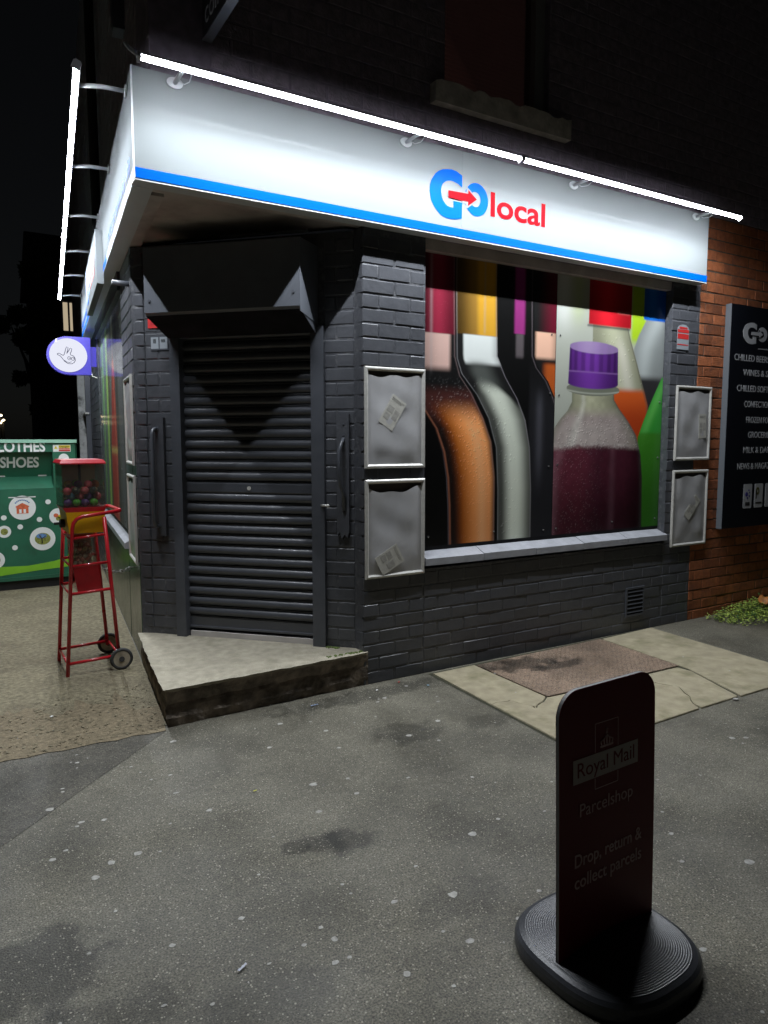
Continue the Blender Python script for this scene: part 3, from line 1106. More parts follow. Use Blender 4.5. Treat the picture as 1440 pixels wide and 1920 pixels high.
q.box(-.0035, .0035, -.0035, .0035, FZ0, FZ1, T=lambda x, y, z: Vector((CX + x, -FO + y, z)))
q.build('corner_trim', M['white_trim'], fas)

Gp = [(.663, 3.181), (.618, 3.199), (.582, 3.2025), (.547, 3.198), (.513, 3.191), (.484, 3.177), (.461, 3.159), (.444, 3.137), (.429, 3.113), (.42, 3.087), (.417, 3.048), (.427, 3.001), (.438, 2.98), (.452, 2.962), (.472, 2.942), (.494, 2.925), (.522, 2.914), (.55, 2.909), (.582, 2.908), (.614, 2.911), (.663, 2.923), (.663, 3.018), (.598, 3.018), (.598, 2.977), (.57, 2.977), (.55, 2.982), (.535, 2.992), (.52, 3.007), (.51, 3.026), (.503, 3.058), (.503, 3.076), (.507, 3.091), (.515, 3.106), (.527, 3.117), (.541, 3.127), (.555, 3.132), (.574, 3.136), (.593, 3.135), (.633, 3.126), (.663, 3.110)]


def ell(cx, cz, a, b_, n=30):
    return [(cx + a * math.cos(2 * math.pi * i / n), cz + b_ * math.sin(2 * math.pi * i / n)) for i in range(n)]


def ring_plate(fr, outer_, inner_, o0, o1, name, m, parent):
    n = len(outer_)
    b = MB()
    vs = [fr(s, o1, z) for s, z in outer_] + [fr(s, o1, z) for s, z in inner_] + [fr(s, o0, z) for s, z in outer_] + [fr(s, o0, z) for s, z in inner_]
    fs = []
    for i in range(n):
        k = (i + 1) % n
        fs += [(i, k, n + k, n + i), (i, 2 * n + i, 2 * n + k, k), (n + i, n + k, 3 * n + k, 3 * n + i)]
    b.add(vs, fs)
    return b.build(name, m, parent)


def go_logo(tr, o, mg, mo, ma, mw, parent, fr):
    """G with an arrow running into an o; tr maps the logo's own metres to the wall's"""
    f = lambda pts: [tr(*p) for p in pts]
    poly_plate(fr, f(Gp), o, o + .002, 'logo_letter', mg, parent)
    ring_plate(fr, f(ell(.777, 3.055, .094, .101)), f(ell(.768, 3.055, .042, .046)), o, o + .002, 'logo_letter', mo, parent)
    wh = [(.663, 3.046 + .042), (.697, 3.0885), (.697, 3.122), (.795, 3.0545), (.695, 2.985), (.695, 3.016), (.663, 3.018)]
    poly_plate(fr, f(wh), o + .0025, o + .0035, 'arrow_outline', mw, parent)
    ar = [(.557, 3.074), (.709, 3.079), (.711, 3.101), (.778, 3.055), (.709, 3.006), (.709, 3.031), (.557, 3.032)]
    poly_plate(fr, f(ar), o + .004, o + .0055, 'logo_arrow', ma, parent)


go_logo(lambda s, z: (s, z), FO + .0005, M['blue'], M['blue'], M['logo_red'], M['white'], fas, FR)
text(FR, 'local', .893, 2.978, .208, FO + .0015, 'logo_word', M['logo_red'], fas, bold=.022, width=.472, align='LEFT')
text(FL, 'serving our community daily', .06, 2.905, .115, co_ + .0015, 'slogan', M['ltext'], fas, bold=.008, width=1.52, align='RIGHT')
text(FL, 'serving our community daily', 4.3, 2.905, .115, co_ + .0015, 'slogan', M['ltext'], fas, bold=.008, width=1.5, align='RIGHT')
# raised logo box on the side street run
q = MB()
q.box(2.05, 3.6, co_ + .001, .150, 2.725, 3.12, T=T(FL))
lb = q.build('logo_box', M['white_matt'], fas)
go_logo(lambda s, z: (3.50 - (s - .417) * 1.2, 2.93 + (z - 3.055) * 1.05), .1515, M['blue'], M['blue'], M['logo_red'], M['white'], lb, FL)
text(FL, 'local', 2.90, 2.84, .21, .1525, 'logo_word', M['logo_red'], lb, bold=.022, width=.62, align='LEFT')


# ================================================================== LED strip lights
def strip_light(fr, s0, s1, joints, arms, o_f, o_t, z, label, loops):
    t = thing('strip_light', label, 'light', fr((s0 + s1) / 2, o_t, z), 0, 'light tubes on arms along the fascia')
    inv = Vector(t.location)
    F2 = lambda s, o, zz: fr(s, o, zz) - inv
    cuts = [s0] + joints + [s1]
    tilt = TILT
    for a, b_ in zip(cuts[:-1], cuts[1:]):
        a, b_ = a + .012, b_ - .012

        def sec(s, pts):
            return [F2(s, o_t + u * math.cos(tilt) - v * math.sin(tilt), z + u * math.sin(tilt) + v * math.cos(tilt)) for u, v in pts]
        hp = [(-.015, .009), (-.017, .018), (-.010, .028), (.010, .028), (.017, .018), (.015, .009)]
        q = MB()
        q.prism(sec(a, hp), sec(b_, hp))
        hs_ = q.build('lamp_housing', M['housing'], t)
        q = MB()
        dp = [(.005, -.0016), (.0025, -.0018), (0, -.002), (-.0025, -.0018), (-.005, -.0016)]
        A_, B_ = sec(a + .004, dp), sec(b_ - .004, dp)
        q.add(A_ + B_, [(i, i + 1, 6 + i, 5 + i) for i in range(4)])
        for sg in (-1, 1):
            sp_ = [(sg * .005, -.0015), (sg * .0115, .0006), (sg * .0125, .0046), (sg * .0125, .0092)]
            A_, B_ = sec(a + .004, sp_), sec(b_ - .004, sp_)
            q.add(A_ + B_, [(i, i + 1, 5 + i, 4 + i) for i in range(3)], 1)
        q.build('diffuser', [M['tube'], M['glow']], hs_, recalc=False)
        for e, d in ((a, .012), (b_, -.012)):
            q = MB()
            ep = [(-.019, -.011), (-.019, .02), (-.010, .028), (.010, .028), (.019, .02), (.019, -.011)]
            q.prism(sec(e - d, ep), sec(e + d * .3, ep))
            q.build('end_cap', M['housing'], hs_)
    for s in arms:
        q = MB()
        q.tube([F2(s, o_f + .004, z + .045), F2(s, (o_f + o_t) / 2, z + .045), F2(s, o_t - .02, z + .03)], .011, 10)
        arm = q.build('bracket_arm', M['white_trim'], t)
        q = MB()
        R_ = Vector((-fr.n.y, fr.n.x, 0))
        q.disc(F2(s, o_f + .0045, z + .045), .04, R_, (0, 0, 1), .008, n=18, ry=.026)
        q.build('bracket_foot', M['white_trim'], arm)
        if loops:
            q = MB()
            q.tube([F2(s + .015, o_f + .03, z + .05), F2(s + .035, o_f + .05, z + .03), F2(s + .05, o_f + .09, z + .028), F2(s + .045, o_f + .14, z + .04), F2(s + .02, o_t - .04, z + .03)], .0025, 6)
            q.build('lamp_cable', M['white_trim'], arm)
    if loops:
        q = MB()
        q.tube([F2(s0, o_t, z + .01), F2(s0 - .03, o_t - .01, z + .03), F2(s0 - .045, o_t - .03, z + .06), F2(s0 - .01, o_t - .05, z + .055), F2(s0 + .02, o_t - .06, z + .04)], .006, 6)
        q.build('lead', M['housing'], t)
    return t


TILT = math.radians(22)
strip_light(FR, -1.345, 3.165, [.93], [-1.113, .242, 1.616, 2.951], FO, .34, 3.245, 'glowing white light tube on arms along the fascia above the bottle window', True)
strip_light(FL, -.16, 5.74, [2.88], [.10, 1.24, 2.34, 3.48, 4.54, 5.69], co_, .345, 3.245, 'glowing white light tube receding along the side street fascia', False)


# ================================================================== printed bottle panels
def cur(pts):
    pts = sorted(pts, key=lambda p: p[1])
    zs, xs = [p[1] for p in pts], [p[0] for p in pts]
    return lambda Z: np.interp(Z, zs, xs)


def sm(a, b_, x):
    t = np.clip((x - a) / (b_ - a), 0, 1)
    return t * t * (3 - 2 * t)


def mixc(c, col, w):
    w = np.clip(w, 0, 1)[..., None]
    return c * (1 - w) + np.array(col) * w


AA = .006


def vnoise(X, Z, sc, seed):
    r = np.random.default_rng(seed)
    G_ = r.random((64, 64))
    u, v = (X * sc) % 63, (Z * sc) % 63
    i, j = u.astype(int), v.astype(int)
    fu, fv = u - i, v - j
    fu, fv = fu * fu * (3 - 2 * fu), fv * fv * (3 - 2 * fv)
    return (G_[i, j] * (1 - fu) + G_[i + 1, j] * fu) * (1 - fv) + (G_[i, j + 1] * (1 - fu) + G_[i + 1, j + 1] * fu) * fv


def drops(c, X, Z, mask, n, rmin, rmax, amt, seed):
    r = np.random.default_rng(seed)
    x0, x1, z0, z1 = X.min(), X.max(), Z.min(), Z.max()
    nx, nz = X.shape
    for _ in range(n):
        x, z, rr = r.uniform(x0, x1), r.uniform(z0, z1), r.uniform(rmin, rmax)
        i0, i1 = int((x - rr - x0) / (x1 - x0) * (nx - 1)), int((x + rr - x0) / (x1 - x0) * (nx - 1)) + 2
        j0, j1 = int((z - rr - z0) / (z1 - z0) * (nz - 1)), int((z + rr - z0) / (z1 - z0) * (nz - 1)) + 2
        i0, j0 = max(i0, 0), max(j0, 0)
        sl = (slice(i0, i1), slice(j0, j1))
        if X[sl].size == 0:
            continue
        d = np.hypot(X[sl] - x, Z[sl] - z) / rr
        w = np.clip(1.15 - d, 0, 1) * mask[sl]
        hi = ((Z[sl] - z) / rr * .7 + (X[sl] - x) / rr * -.5)
        c[sl] = np.clip(c[sl] * (1 + (w * hi * amt)[..., None]) + (w * np.clip(hi, 0, 1) * amt * .26)[..., None], 0, 1)
    return c


def paint_wine(X, Z):
    c = np.zeros(X.shape + (3,)) + .0045
    inside = lambda l, r: sm(l - AA, l + AA, X) * (1 - sm(r - AA, r + AA, X))
    above = lambda z, w=AA: sm(z - w, z + w, Z)
    DR = cur([(1.417, 2.75), (1.417, 2.541), (1.428, 2.136), (1.468, 2.056), (1.565, 1.964), (1.639, 1.841), (1.70, 1.7), (1.72, .8)])(Z)
    CR = cur([(1.085, 2.75), (1.085, 2.546), (1.098, 2.116), (1.18, 1.974), (1.29, 1.83), (1.367, 1.681), (1.413, 1.487), (1.432, 1.2), (1.436, .8)])(Z)
    CL = cur([(.741, 2.75), (.741, 2.535), (.751, 2.082), (.791, 1.982), (.925, 1.845), (1.029, 1.689), (1.099, 1.489), (1.118, 1.2), (1.123, .8)])(Z)
    BR = cur([(.731, 2.75), (.731, 2.546), (.741, 2.094), (.783, 1.969), (.880, 1.857), (.985, 1.689), (1.057, 1.529), (1.092, 1.285), (1.095, .8)])(Z)
    AR = cur([(.30, 2.0), (.42, 1.80), (.502, 1.75), (.604, 1.619), (.668, 1.465), (.702, 1.295), (.716, 1.098), (.724, .8)])(Z)
    # E (far right)
    w = inside(DR + .012, 9)
    e = np.zeros_like(c) + .01
    e = mixc(e, (.13, .006, .02), above(2.31) * sm(1.45, 1.66, X))
    e = mixc(e, (.80, .48, .34), (above(2.125, .02) * (1 - above(2.31))) * (1 - .5 * sm(1.58, 1.66, X)) * sm(1.43, 1.47, X))
    e = mixc(e, (.42, .085, .015), (1 - above(2.09, .02)) * sm(1.50, 1.58, X))
    c = c * (1 - w[..., None]) + e * w[..., None]
    # D (black bottle with a magenta lit foil)
    w = inside(CR, DR)
    d = np.zeros_like(c) + .0045
    d = mixc(d, (.28, .03, .18), above(2.28) * sm(1.235, 1.265, X) * (1 - sm(1.325, 1.36, X)))
    d = mixc(d, (.10, .085, .09), above(2.12, .02) * (1 - above(2.28)) * sm(1.25, 1.28, X) * (1 - sm(1.32, 1.35, X)))
    d = mixc(d, (.03, .03, .035), sm(1.38, 1.42, X) * (1 - above(1.9, .3)) * .5)
    d = mixc(d, (.12, .10, .11), np.exp(-((X - DR + .010) / .006) ** 2) * .6)
    c = c * (1 - w[..., None]) + d * w[..., None]
    # C (pale glass)
    t = (X - CL) / np.maximum(CR - CL, .01)
    w = inside(CL, CR)
    b = np.zeros_like(c) + .012
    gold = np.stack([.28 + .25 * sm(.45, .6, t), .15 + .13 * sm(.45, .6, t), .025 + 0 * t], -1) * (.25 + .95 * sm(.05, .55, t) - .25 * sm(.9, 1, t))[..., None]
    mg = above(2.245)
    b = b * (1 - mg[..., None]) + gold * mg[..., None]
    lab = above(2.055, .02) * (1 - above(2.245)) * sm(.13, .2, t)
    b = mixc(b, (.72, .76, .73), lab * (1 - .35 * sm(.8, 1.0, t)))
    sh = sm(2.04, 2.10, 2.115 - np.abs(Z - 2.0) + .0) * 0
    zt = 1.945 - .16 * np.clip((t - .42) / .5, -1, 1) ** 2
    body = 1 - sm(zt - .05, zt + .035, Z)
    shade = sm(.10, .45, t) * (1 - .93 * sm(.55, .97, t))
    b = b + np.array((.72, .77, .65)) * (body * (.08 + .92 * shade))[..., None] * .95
    mist = (1 - above(2.06, .05)) * above(1.90, .06)
    b = mixc(b, (.10, .11, .10), mist * sm(.12, .4, t) * (1 - sm(.5, .9, t)) * .8)
    b = mixc(b, (.42, .42, .44), np.exp(-((t - .012) / .014) ** 2) * .35)
    b = mixc(b, (.24, .22, .25), np.exp(-((t - .985) / .012) ** 2) * .7)
    c = c * (1 - w[..., None]) + b * w[..., None]
    c = drops(c, X, Z, w * sm(.02, .1, t) * (1 - sm(.35, .7, t)) * (1 - above(1.95, .06)), 1500, .004, .011, .9, 3)
    # B (rose / amber)
    w = (1 - sm(BR - AA, BR + AA, X))
    t = np.clip(1 - (BR - X) / .42, -.5, 1)
    b = np.zeros_like(c) + .008
    foil = np.array((.17, .012, .028)) * (.35 + .8 * np.exp(-((X - .60) / .07) ** 2) * 1.4 + .25 * sm(.5, .56, X))[..., None]
    m_ = above(2.233)
    b = b * (1 - m_[..., None]) + foil * m_[..., None]
    m_ = above(2.01, .03) * (1 - above(2.233)) * (1 - sm(.675, .715, X))
    b = mixc(b, (.66, .44, .38), m_ * (.75 + .25 * sm(.5, .62, X)))
    mist = (1 - above(1.87, .05)) * above(1.66, .08)
    b = mixc(b, (.075, .022, .018), mist * .9)
    AX = np.maximum(AR, .5)
    tt = (X - AX) / np.maximum(BR - AX, .02)
    am = (1 - above(1.73, .10)) * sm(.02, .30, tt) * (1 - .82 * sm(.86, 1.0, tt))
    warm = np.stack([.22 + .46 * sm(.15, .6, tt), .05 + .22 * sm(.15, .65, tt), .008 + .085 * sm(.2, .7, tt)], -1)
    warm *= 1.35 * (.75 + .35 * sm(1.75, 1.2, Z) * 0 + .35 * sm(.8, 1.7, Z))[..., None]
    b = b * (1 - am[..., None]) + warm * am[..., None]
    b = mixc(b, (.30, .22, .22), np.exp(-((X - BR + .006) / .006) ** 2) * .35)
    c = c * (1 - w[..., None]) + b * w[..., None]
    dm = w * (1 - above(1.93, .06)) * sm(-.1, .2, tt) * (1 - sm(.9, 1, tt))
    c = drops(c, X, Z, dm * above(1.25, .5), 3800, .003, .010, 1.1, 4)
    c = drops(c, X, Z, dm, 1600, .003, .007, .8, 9)
    c = drops(c, X, Z, w * above(1.99), 900, .003, .006, .5, 5)
    c = mixc(c, (.45, .40, .40), np.exp(-((X - .545) / .012) ** 2) * above(2.0, .05) * .30)
    c = mixc(c, (.40, .36, .30), np.exp(-((X - .985) / .010) ** 2) * above(2.26, .02) * .35)
    c = mixc(c, (.10, .10, .12), np.exp(-((X - 1.50) / .035) ** 2) * (1 - above(1.85, .1)) * above(1.3, .2) * .5)
    c = mixc(c, (.95, .62, .34), np.exp(-((tt - .70) / .10) ** 2) * w * (1 - above(1.66, .08)) * .22)
    c = mixc(c, (.015, .006, .004), w * np.exp(-((tt - .05) / .12) ** 2) * (1 - above(1.7, .1)) * .6)
    # A (black front-left)
    w = (1 - sm(AR - AA, AR + AA, X))
    a = np.zeros_like(c) + .0035
    a = mixc(a, (.32, .12, .07), np.exp(-((X - AR + .012) / .009) ** 2) * .8)
    a = mixc(a, (.25, .25, .3), np.exp(-((X - AR + .026) / .004) ** 2) * .3 * (1 - above(1.4, .2)))
    c = c * (1 - w[..., None]) + a * w[..., None]
    return c


def paint_soft(X, Z):
    above = lambda z, w=AA: sm(z - w, z + w, Z)
    inside = lambda l, r, a=AA: sm(l - a, l + a, X) * (1 - sm(r - a, r + a, X))
    c = np.zeros(X.shape + (3,)) + np.array((.40, .42, .36))
    c = mixc(c, (.62, .64, .60), np.exp(-((X - 1.72) / .10) ** 2) * sm(2.2, 2.6, Z))
    c = mixc(c, (.45, .55, .18), np.exp(-((X - 1.86) / .07) ** 2) * sm(2.3, 2.6, Z) * .5)
    c = mixc(c, (.55, .45, .02), (1 - sm(1.63, 1.65, X)) * (1 - above(2.1, .2)))
    # lime bottle behind
    c = mixc(c, (.36, .55, .02), inside(2.44, 2.62, .03) * above(2.30, .05))
    # white/grey bottle, blue cap, dark drink
    wl = cur([(2.60, 2.75), (2.61, 2.48), (2.53, 2.36), (2.484, 2.26), (2.46, 2.1), (2.46, .8)])(Z)
    w = sm(wl - .01, wl + .01, X)
    g_ = np.zeros_like(c) + np.array((.34, .37, .36))
    g_ = g_ * (.7 + .5 * np.exp(-((X - wl - .14) / .09) ** 2))[..., None]
    g_ = mixc(g_, (.03, .028, .03), 1 - above(2.04, .035))
    c = c * (1 - w[..., None]) + g_ * w[..., None]
    w = inside(2.585, 2.99, .006) * above(2.49, .008)
    c = mixc(c, (.004, .10, .50), w)
    c = mixc(c, (.02, .22, .7), w * np.exp(-((X - 2.68) / .05) ** 2) * .6)
    # red capped bottle with orange drink
    nl = cur([(2.02, 2.75), (2.02, 2.2), (2.0, 1.9)])(Z)
    nr_ = cur([(2.404, 2.75), (2.404, 2.418), (2.439, 2.326), (2.52, 2.152), (2.592, 1.988), (2.665, 1.822), (2.69, 1.6), (2.7, .8)])(Z)
    w = inside(nl, nr_, .006)
    t = (X - nl) / (nr_ - nl)
    n_ = np.zeros_like(c) + np.array((.40, .41, .28))
    n_ = n_ * (.55 + .6 * np.exp(-((t - .55) / .3) ** 2))[..., None]
    n_ = mixc(n_, (.62, .60, .50), np.exp(-((t - .7) / .12) ** 2) * (1 - above(2.3, .1)) * .8)
    n_ = mixc(n_, (.60, .10, .018), (1 - above(1.935, .03)))
    n_ = mixc(n_, (.35, .03, .008), (1 - above(1.80, .12)) * .7)
    n_ = mixc(n_, (.10, .09, .06), np.exp(-((t - .985) / .02) ** 2) * .6)
    c = c * (1 - w[..., None]) + n_ * w[..., None]
    c = drops(c, X, Z, w * above(1.93, .05) * (1 - above(2.35, .1)), 500, .006, .013, .8, 21)
    w = inside(1.975, 2.44, .006) * above(2.405, .01)
    rc_ = np.array((.58, .012, .022)) * (.55 + .7 * np.exp(-((X - 2.17) / .13) ** 2))[..., None] + np.zeros_like(c)
    rc_ = mixc(rc_, (.75, .30, .26), inside(2.28, 2.42, .03) * np.exp(-((Z - 2.52) / .012) ** 2) * .5)
    c = c * (1 - w[..., None]) + rc_ * w[..., None]
    c = mixc(c, (.05, .05, .05), inside(1.96, 2.43, .01) * np.exp(-((Z - 2.397) / .010) ** 2) * .8)
    # green bottle front right
    gl = cur([(2.83, 2.06), (2.822, 2.041), (2.706, 1.851), (2.628, 1.707), (2.56, 1.565), (2.56, .8)])(Z)
    w = sm(gl - AA, gl + AA, X) * (1 - above(2.05))
    gg = np.zeros_like(c) + np.array((.035, .30, .035))
    gg = mixc(gg, (.12, .50, .09), np.exp(-((X - gl - .06) / .05) ** 2) * above(1.55, .15) * .9)
    gg = mixc(gg, (.05, .20, .012), (1 - above(1.60, .02)) * .75)
    gg = mixc(gg, (.02, .09, .01), (1 - above(1.25, .35)) * .6)
    c = c * (1 - w[..., None]) + gg * w[..., None]
    c = drops(c, X, Z, w, 800, .003, .006, .7, 22)
    # front bottle
    fr_ = cur([(2.262, 2.0), (2.267, 1.907), (2.274, 1.852), (2.333, 1.785), (2.44, 1.69), (2.54, 1.579), (2.601, 1.422), (2.628, 1.235), (2.641, .8)])(Z)
    fl_ = cur([(1.819, 2.0), (1.819, 1.878), (1.821, 1.826), (1.778, 1.759), (1.708, 1.699), (1.655, 1.64), (1.56, 1.5), (1.46, 1.3), (1.42, .8)])(Z)
    w = inside(fl_, fr_) * (1 - above(1.945))
    t = (X - fl_) / (fr_ - fl_)
    b = np.zeros_like(c) + np.array((.37, .37, .25))
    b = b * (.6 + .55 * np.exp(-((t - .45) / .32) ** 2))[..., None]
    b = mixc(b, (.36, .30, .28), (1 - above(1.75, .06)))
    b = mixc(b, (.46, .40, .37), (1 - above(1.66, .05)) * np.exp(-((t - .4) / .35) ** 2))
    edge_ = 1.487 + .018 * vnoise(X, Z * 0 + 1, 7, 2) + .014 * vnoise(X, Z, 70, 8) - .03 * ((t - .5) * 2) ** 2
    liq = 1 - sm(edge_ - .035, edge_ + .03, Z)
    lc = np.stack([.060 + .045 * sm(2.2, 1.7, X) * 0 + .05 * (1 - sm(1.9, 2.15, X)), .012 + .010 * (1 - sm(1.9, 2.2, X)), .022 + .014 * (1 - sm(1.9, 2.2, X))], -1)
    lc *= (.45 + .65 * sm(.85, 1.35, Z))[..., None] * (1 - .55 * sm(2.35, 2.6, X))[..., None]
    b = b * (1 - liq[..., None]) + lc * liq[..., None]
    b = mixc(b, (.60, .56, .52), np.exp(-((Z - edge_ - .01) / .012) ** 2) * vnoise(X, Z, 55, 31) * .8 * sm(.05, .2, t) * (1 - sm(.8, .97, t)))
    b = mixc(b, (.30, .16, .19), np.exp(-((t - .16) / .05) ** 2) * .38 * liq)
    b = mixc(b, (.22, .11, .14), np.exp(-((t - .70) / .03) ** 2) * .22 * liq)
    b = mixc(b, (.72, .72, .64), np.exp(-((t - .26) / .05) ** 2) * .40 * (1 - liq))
    b = mixc(b, (.16, .17, .11), (sm(.80, 1.0, t) + (1 - sm(0, .10, t))) * .55 * (1 - liq))
    b = mixc(b, (.04, .04, .035), np.exp(-((t - .992) / .020) ** 2) * .6)
    c = c * (1 - w[..., None]) + b * w[..., None]
    c = c * (.88 + .24 * vnoise(X, Z, 26, 41))[..., None] ** w[..., None]
    c = drops(c, X, Z, w * (1 - above(1.72, .05)) * above(1.47, .03), 2600, .004, .010, 1.3, 23)
    c = drops(c, X, Z, w * above(1.7, .05), 900, .003, .006, .8, 24)
    c = drops(c, X, Z, w * (1 - above(1.5)) * (1 - sm(1.95, 2.3, X)), 2600, .004, .009, 1.0, 25)
    # ring and purple ribbed cap
    w = inside(1.763, 2.329, .006) * (1 - sm(1.0, 1.06, ((X - 2.045) / .285) ** 2 + ((Z - 1.925) / .05) ** 2))
    c = mixc(c, (.16, .17, .13), w)
    c = mixc(c, (.5, .52, .45), w * np.exp(-((Z - 1.893 - .02 * ((X - 2.04) / .28) ** 2) / .006) ** 2) * .6)
    capt = 2.232 + .048 * np.sqrt(np.clip(1 - ((X - 2.045) / .265) ** 2, 0, 1))
    capb = 1.968 - .04 * np.sqrt(np.clip(1 - ((X - 2.04) / .27) ** 2, 0, 1))
    cl_, cr_ = np.interp(Z, [1.95, 2.23], [1.776, 1.787]), np.interp(Z, [1.95, 2.25], [2.312, 2.30])
    w = inside(cl_, cr_) * sm(capb - AA, capb + AA, Z) * (1 - sm(capt - AA, capt + AA, Z))
    tt = (X - 1.78) / .53
    ang = np.arcsin(np.clip(tt * 2 - 1, -1, 1))
    ribs = .86 + .20 * np.sign(np.sin(ang * 17)) * np.abs(np.sin(ang * 17)) ** .5
    ribs = np.where(Z < 2.055, 1, ribs)
    pc = np.array((.115, .028, .235)) * (.45 + .85 * np.exp(-((tt - .42) / .32) ** 2))[..., None] * ribs[..., None]
    pc = mixc(pc, (.30, .16, .42), np.exp(-((Z - 2.052) / .006) ** 2) * .5)
    topm = sm(2.232 - .040 * np.sqrt(np.clip(1 - ((X - 2.045) / .26) ** 2, 0, 1)) - AA, 2.236 - .040 * np.sqrt(np.clip(1 - ((X - 2.045) / .26) ** 2, 0, 1)), Z)
    pc = mixc(pc, (.34, .24, .44), topm * (.6 + .4 * np.exp(-((X - 1.98) / .12) ** 2)))
    c = c * (1 - w[..., None]) + pc * w[..., None]
    return c


def paint_side(X, Z):
    c = np.zeros(X.shape + (3,)) + np.array((.10, .105, .10))
    n_ = vnoise(X * 3, Z * .15, 3, 5)
    c = c * (.5 + n_)[..., None]
    band = lambda a, b_, col, w=1.: mixc(c, col, sm(a - .02, a + .02, X) * (1 - sm(b_ - .02, b_ + .02, X)) * w)
    c = band(4.55, 4.8, (.16, .19, .19))
    c = band(4.30, 4.50, (.20, .38, .16))
    c = band(4.02, 4.20, (.14, .18, .16))
    c = band(3.76, 3.98, (.30, .50, .12))
    c = band(3.55, 3.72, (.10, .08, .05))
    c = band(2.70, 2.86, (.06, .055, .05))
    c = band(2.30, 2.52, (.12, .12, .13))
    rl = np.interp(Z, [.8, 1.5, 2.1, 2.3, 2.8], [2.92, 2.90, 2.98, 3.05, 3.05])
    rr = np.interp(Z, [.8, 1.5, 2.1, 2.3, 2.8], [3.56, 3.55, 3.30, 3.22, 3.22])
    w = sm(rl - .02, rl + .02, X) * (1 - sm(rr - .02, rr + .02, X))
    c = mixc(c, (.34, .04, .03), w)
    c = mixc(c, (.55, .16, .10), np.exp(-((X - rl - .12) / .04) ** 2) * w)
    c = mixc(c, (.55, .36, .12), w * (np.exp(-((Z - 1.45) / .03) ** 2)))
    c = mixc(c, (.60, .55, .42), sm(2.25, 2.4, Z) * w * .8)
    c = mixc(c, (.16, .10, .06), (1 - sm(2.05, 2.2, X)) * .8)
    return np.clip(c * 1.9, 0, .9)


def print_panel(fr, s0, s1, z0, z1, o, nx, nz, painter, name, label, screws, th=.006, pm='print'):
    t = thing(name, label, 'window print', fr((s0 + s1) / 2, o, z0))
    inv = Vector(t.location)
    s = np.linspace(s0, s1, nx)
    z = np.linspace(z0, z1, nz)
    X, Z = np.meshgrid(s, z, indexing='ij')
    colr = np.clip(painter(X, Z), 0, 1)
    base = np.array(fr.o - inv)
    pts = base + X[..., None] * np.array(fr.d) + Z[..., None] * np.array((0, 0, 1.)) + (o + th) * np.array(fr.n)
    pts = pts.reshape(-1, 3)
    i, j = np.meshgrid(np.arange(nx - 1), np.arange(nz - 1), indexing='ij')
    a = (i * nz + j).ravel()
    f = np.stack([a, a + nz, a + nz + 1, a + 1], 1) if fr.sgn > 0 else np.stack([a, a + 1, a + nz + 1, a + nz], 1)
    me = bpy.data.meshes.new('print_face')
    me.vertices.add(len(pts))
    me.vertices.foreach_set('co', pts.ravel())
    me.loops.add(f.size)
    me.loops.foreach_set('vertex_index', f.ravel().astype(np.int32))
    me.polygons.add(len(f))
    me.polygons.foreach_set('loop_start', np.arange(0, f.size, 4, dtype=np.int32))
    me.update(calc_edges=True)
    at = me.color_attributes.new('Col', 'FLOAT_COLOR', 'POINT')
    rgba = np.ones((len(pts), 4), dtype=np.float32)
    rgba[:, :3] = colr.reshape(-1, 3)
    at.data.foreach_set('color', rgba.ravel())
    me.materials.append(M[pm])
    me.validate()
    link('print_face', me, t)
    q = MB()
    q.box(s0, s1, o, o + th - .0008, z0, z1, T=lambda a_, b_, c_: fr(a_, b_, c_) - inv)
    q.build('backing_sheet', M['black'], t)
    for (a_, b_) in screws:
        q = MB()
        R_ = Vector((-fr.n.y, fr.n.x, 0))
        q.disc(fr(a_, o + th, b_) - inv, .007, R_, (0, 0, 1), .004, n=10)
        q.build('screw', M['screw'], t)
    return t


PO = -.0715
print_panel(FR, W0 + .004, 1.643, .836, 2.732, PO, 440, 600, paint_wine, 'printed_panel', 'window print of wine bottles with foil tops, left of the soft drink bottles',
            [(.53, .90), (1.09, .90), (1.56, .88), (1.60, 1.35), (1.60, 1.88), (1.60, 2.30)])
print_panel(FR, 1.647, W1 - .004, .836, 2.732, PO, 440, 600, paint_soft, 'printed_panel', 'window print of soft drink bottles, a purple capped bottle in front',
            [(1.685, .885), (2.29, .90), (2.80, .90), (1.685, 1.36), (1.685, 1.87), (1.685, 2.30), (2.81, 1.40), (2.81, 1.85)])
print_panel(FL, LW0 + .004, LW1 - .004, .81, 2.66, -.030, 190, 90, paint_side, 'printed_panel', 'window print with green stripes and a red bottle on the side street',
            [(1.99, .86), (2.4, .86), (1.99, 1.2), (1.99, 1.75), (1.99, 2.25), (2.5, 1.3), (3.0, 1.3), (3.0, 2.0), (2.9, .86)], pm='print_matt')
# clear sheet screwed over the side print
cs_ = fbox(FL, LW0 + .01, LW1 - .01, -.008, -.004, .805, 2.64, 'clear_sheet', glass('clear_sheet_acrylic', (.97, .98, .97), .02, .25), None)
tag(cs_, 'clear glossy plastic sheet over the striped side street window print', 'window sheet')


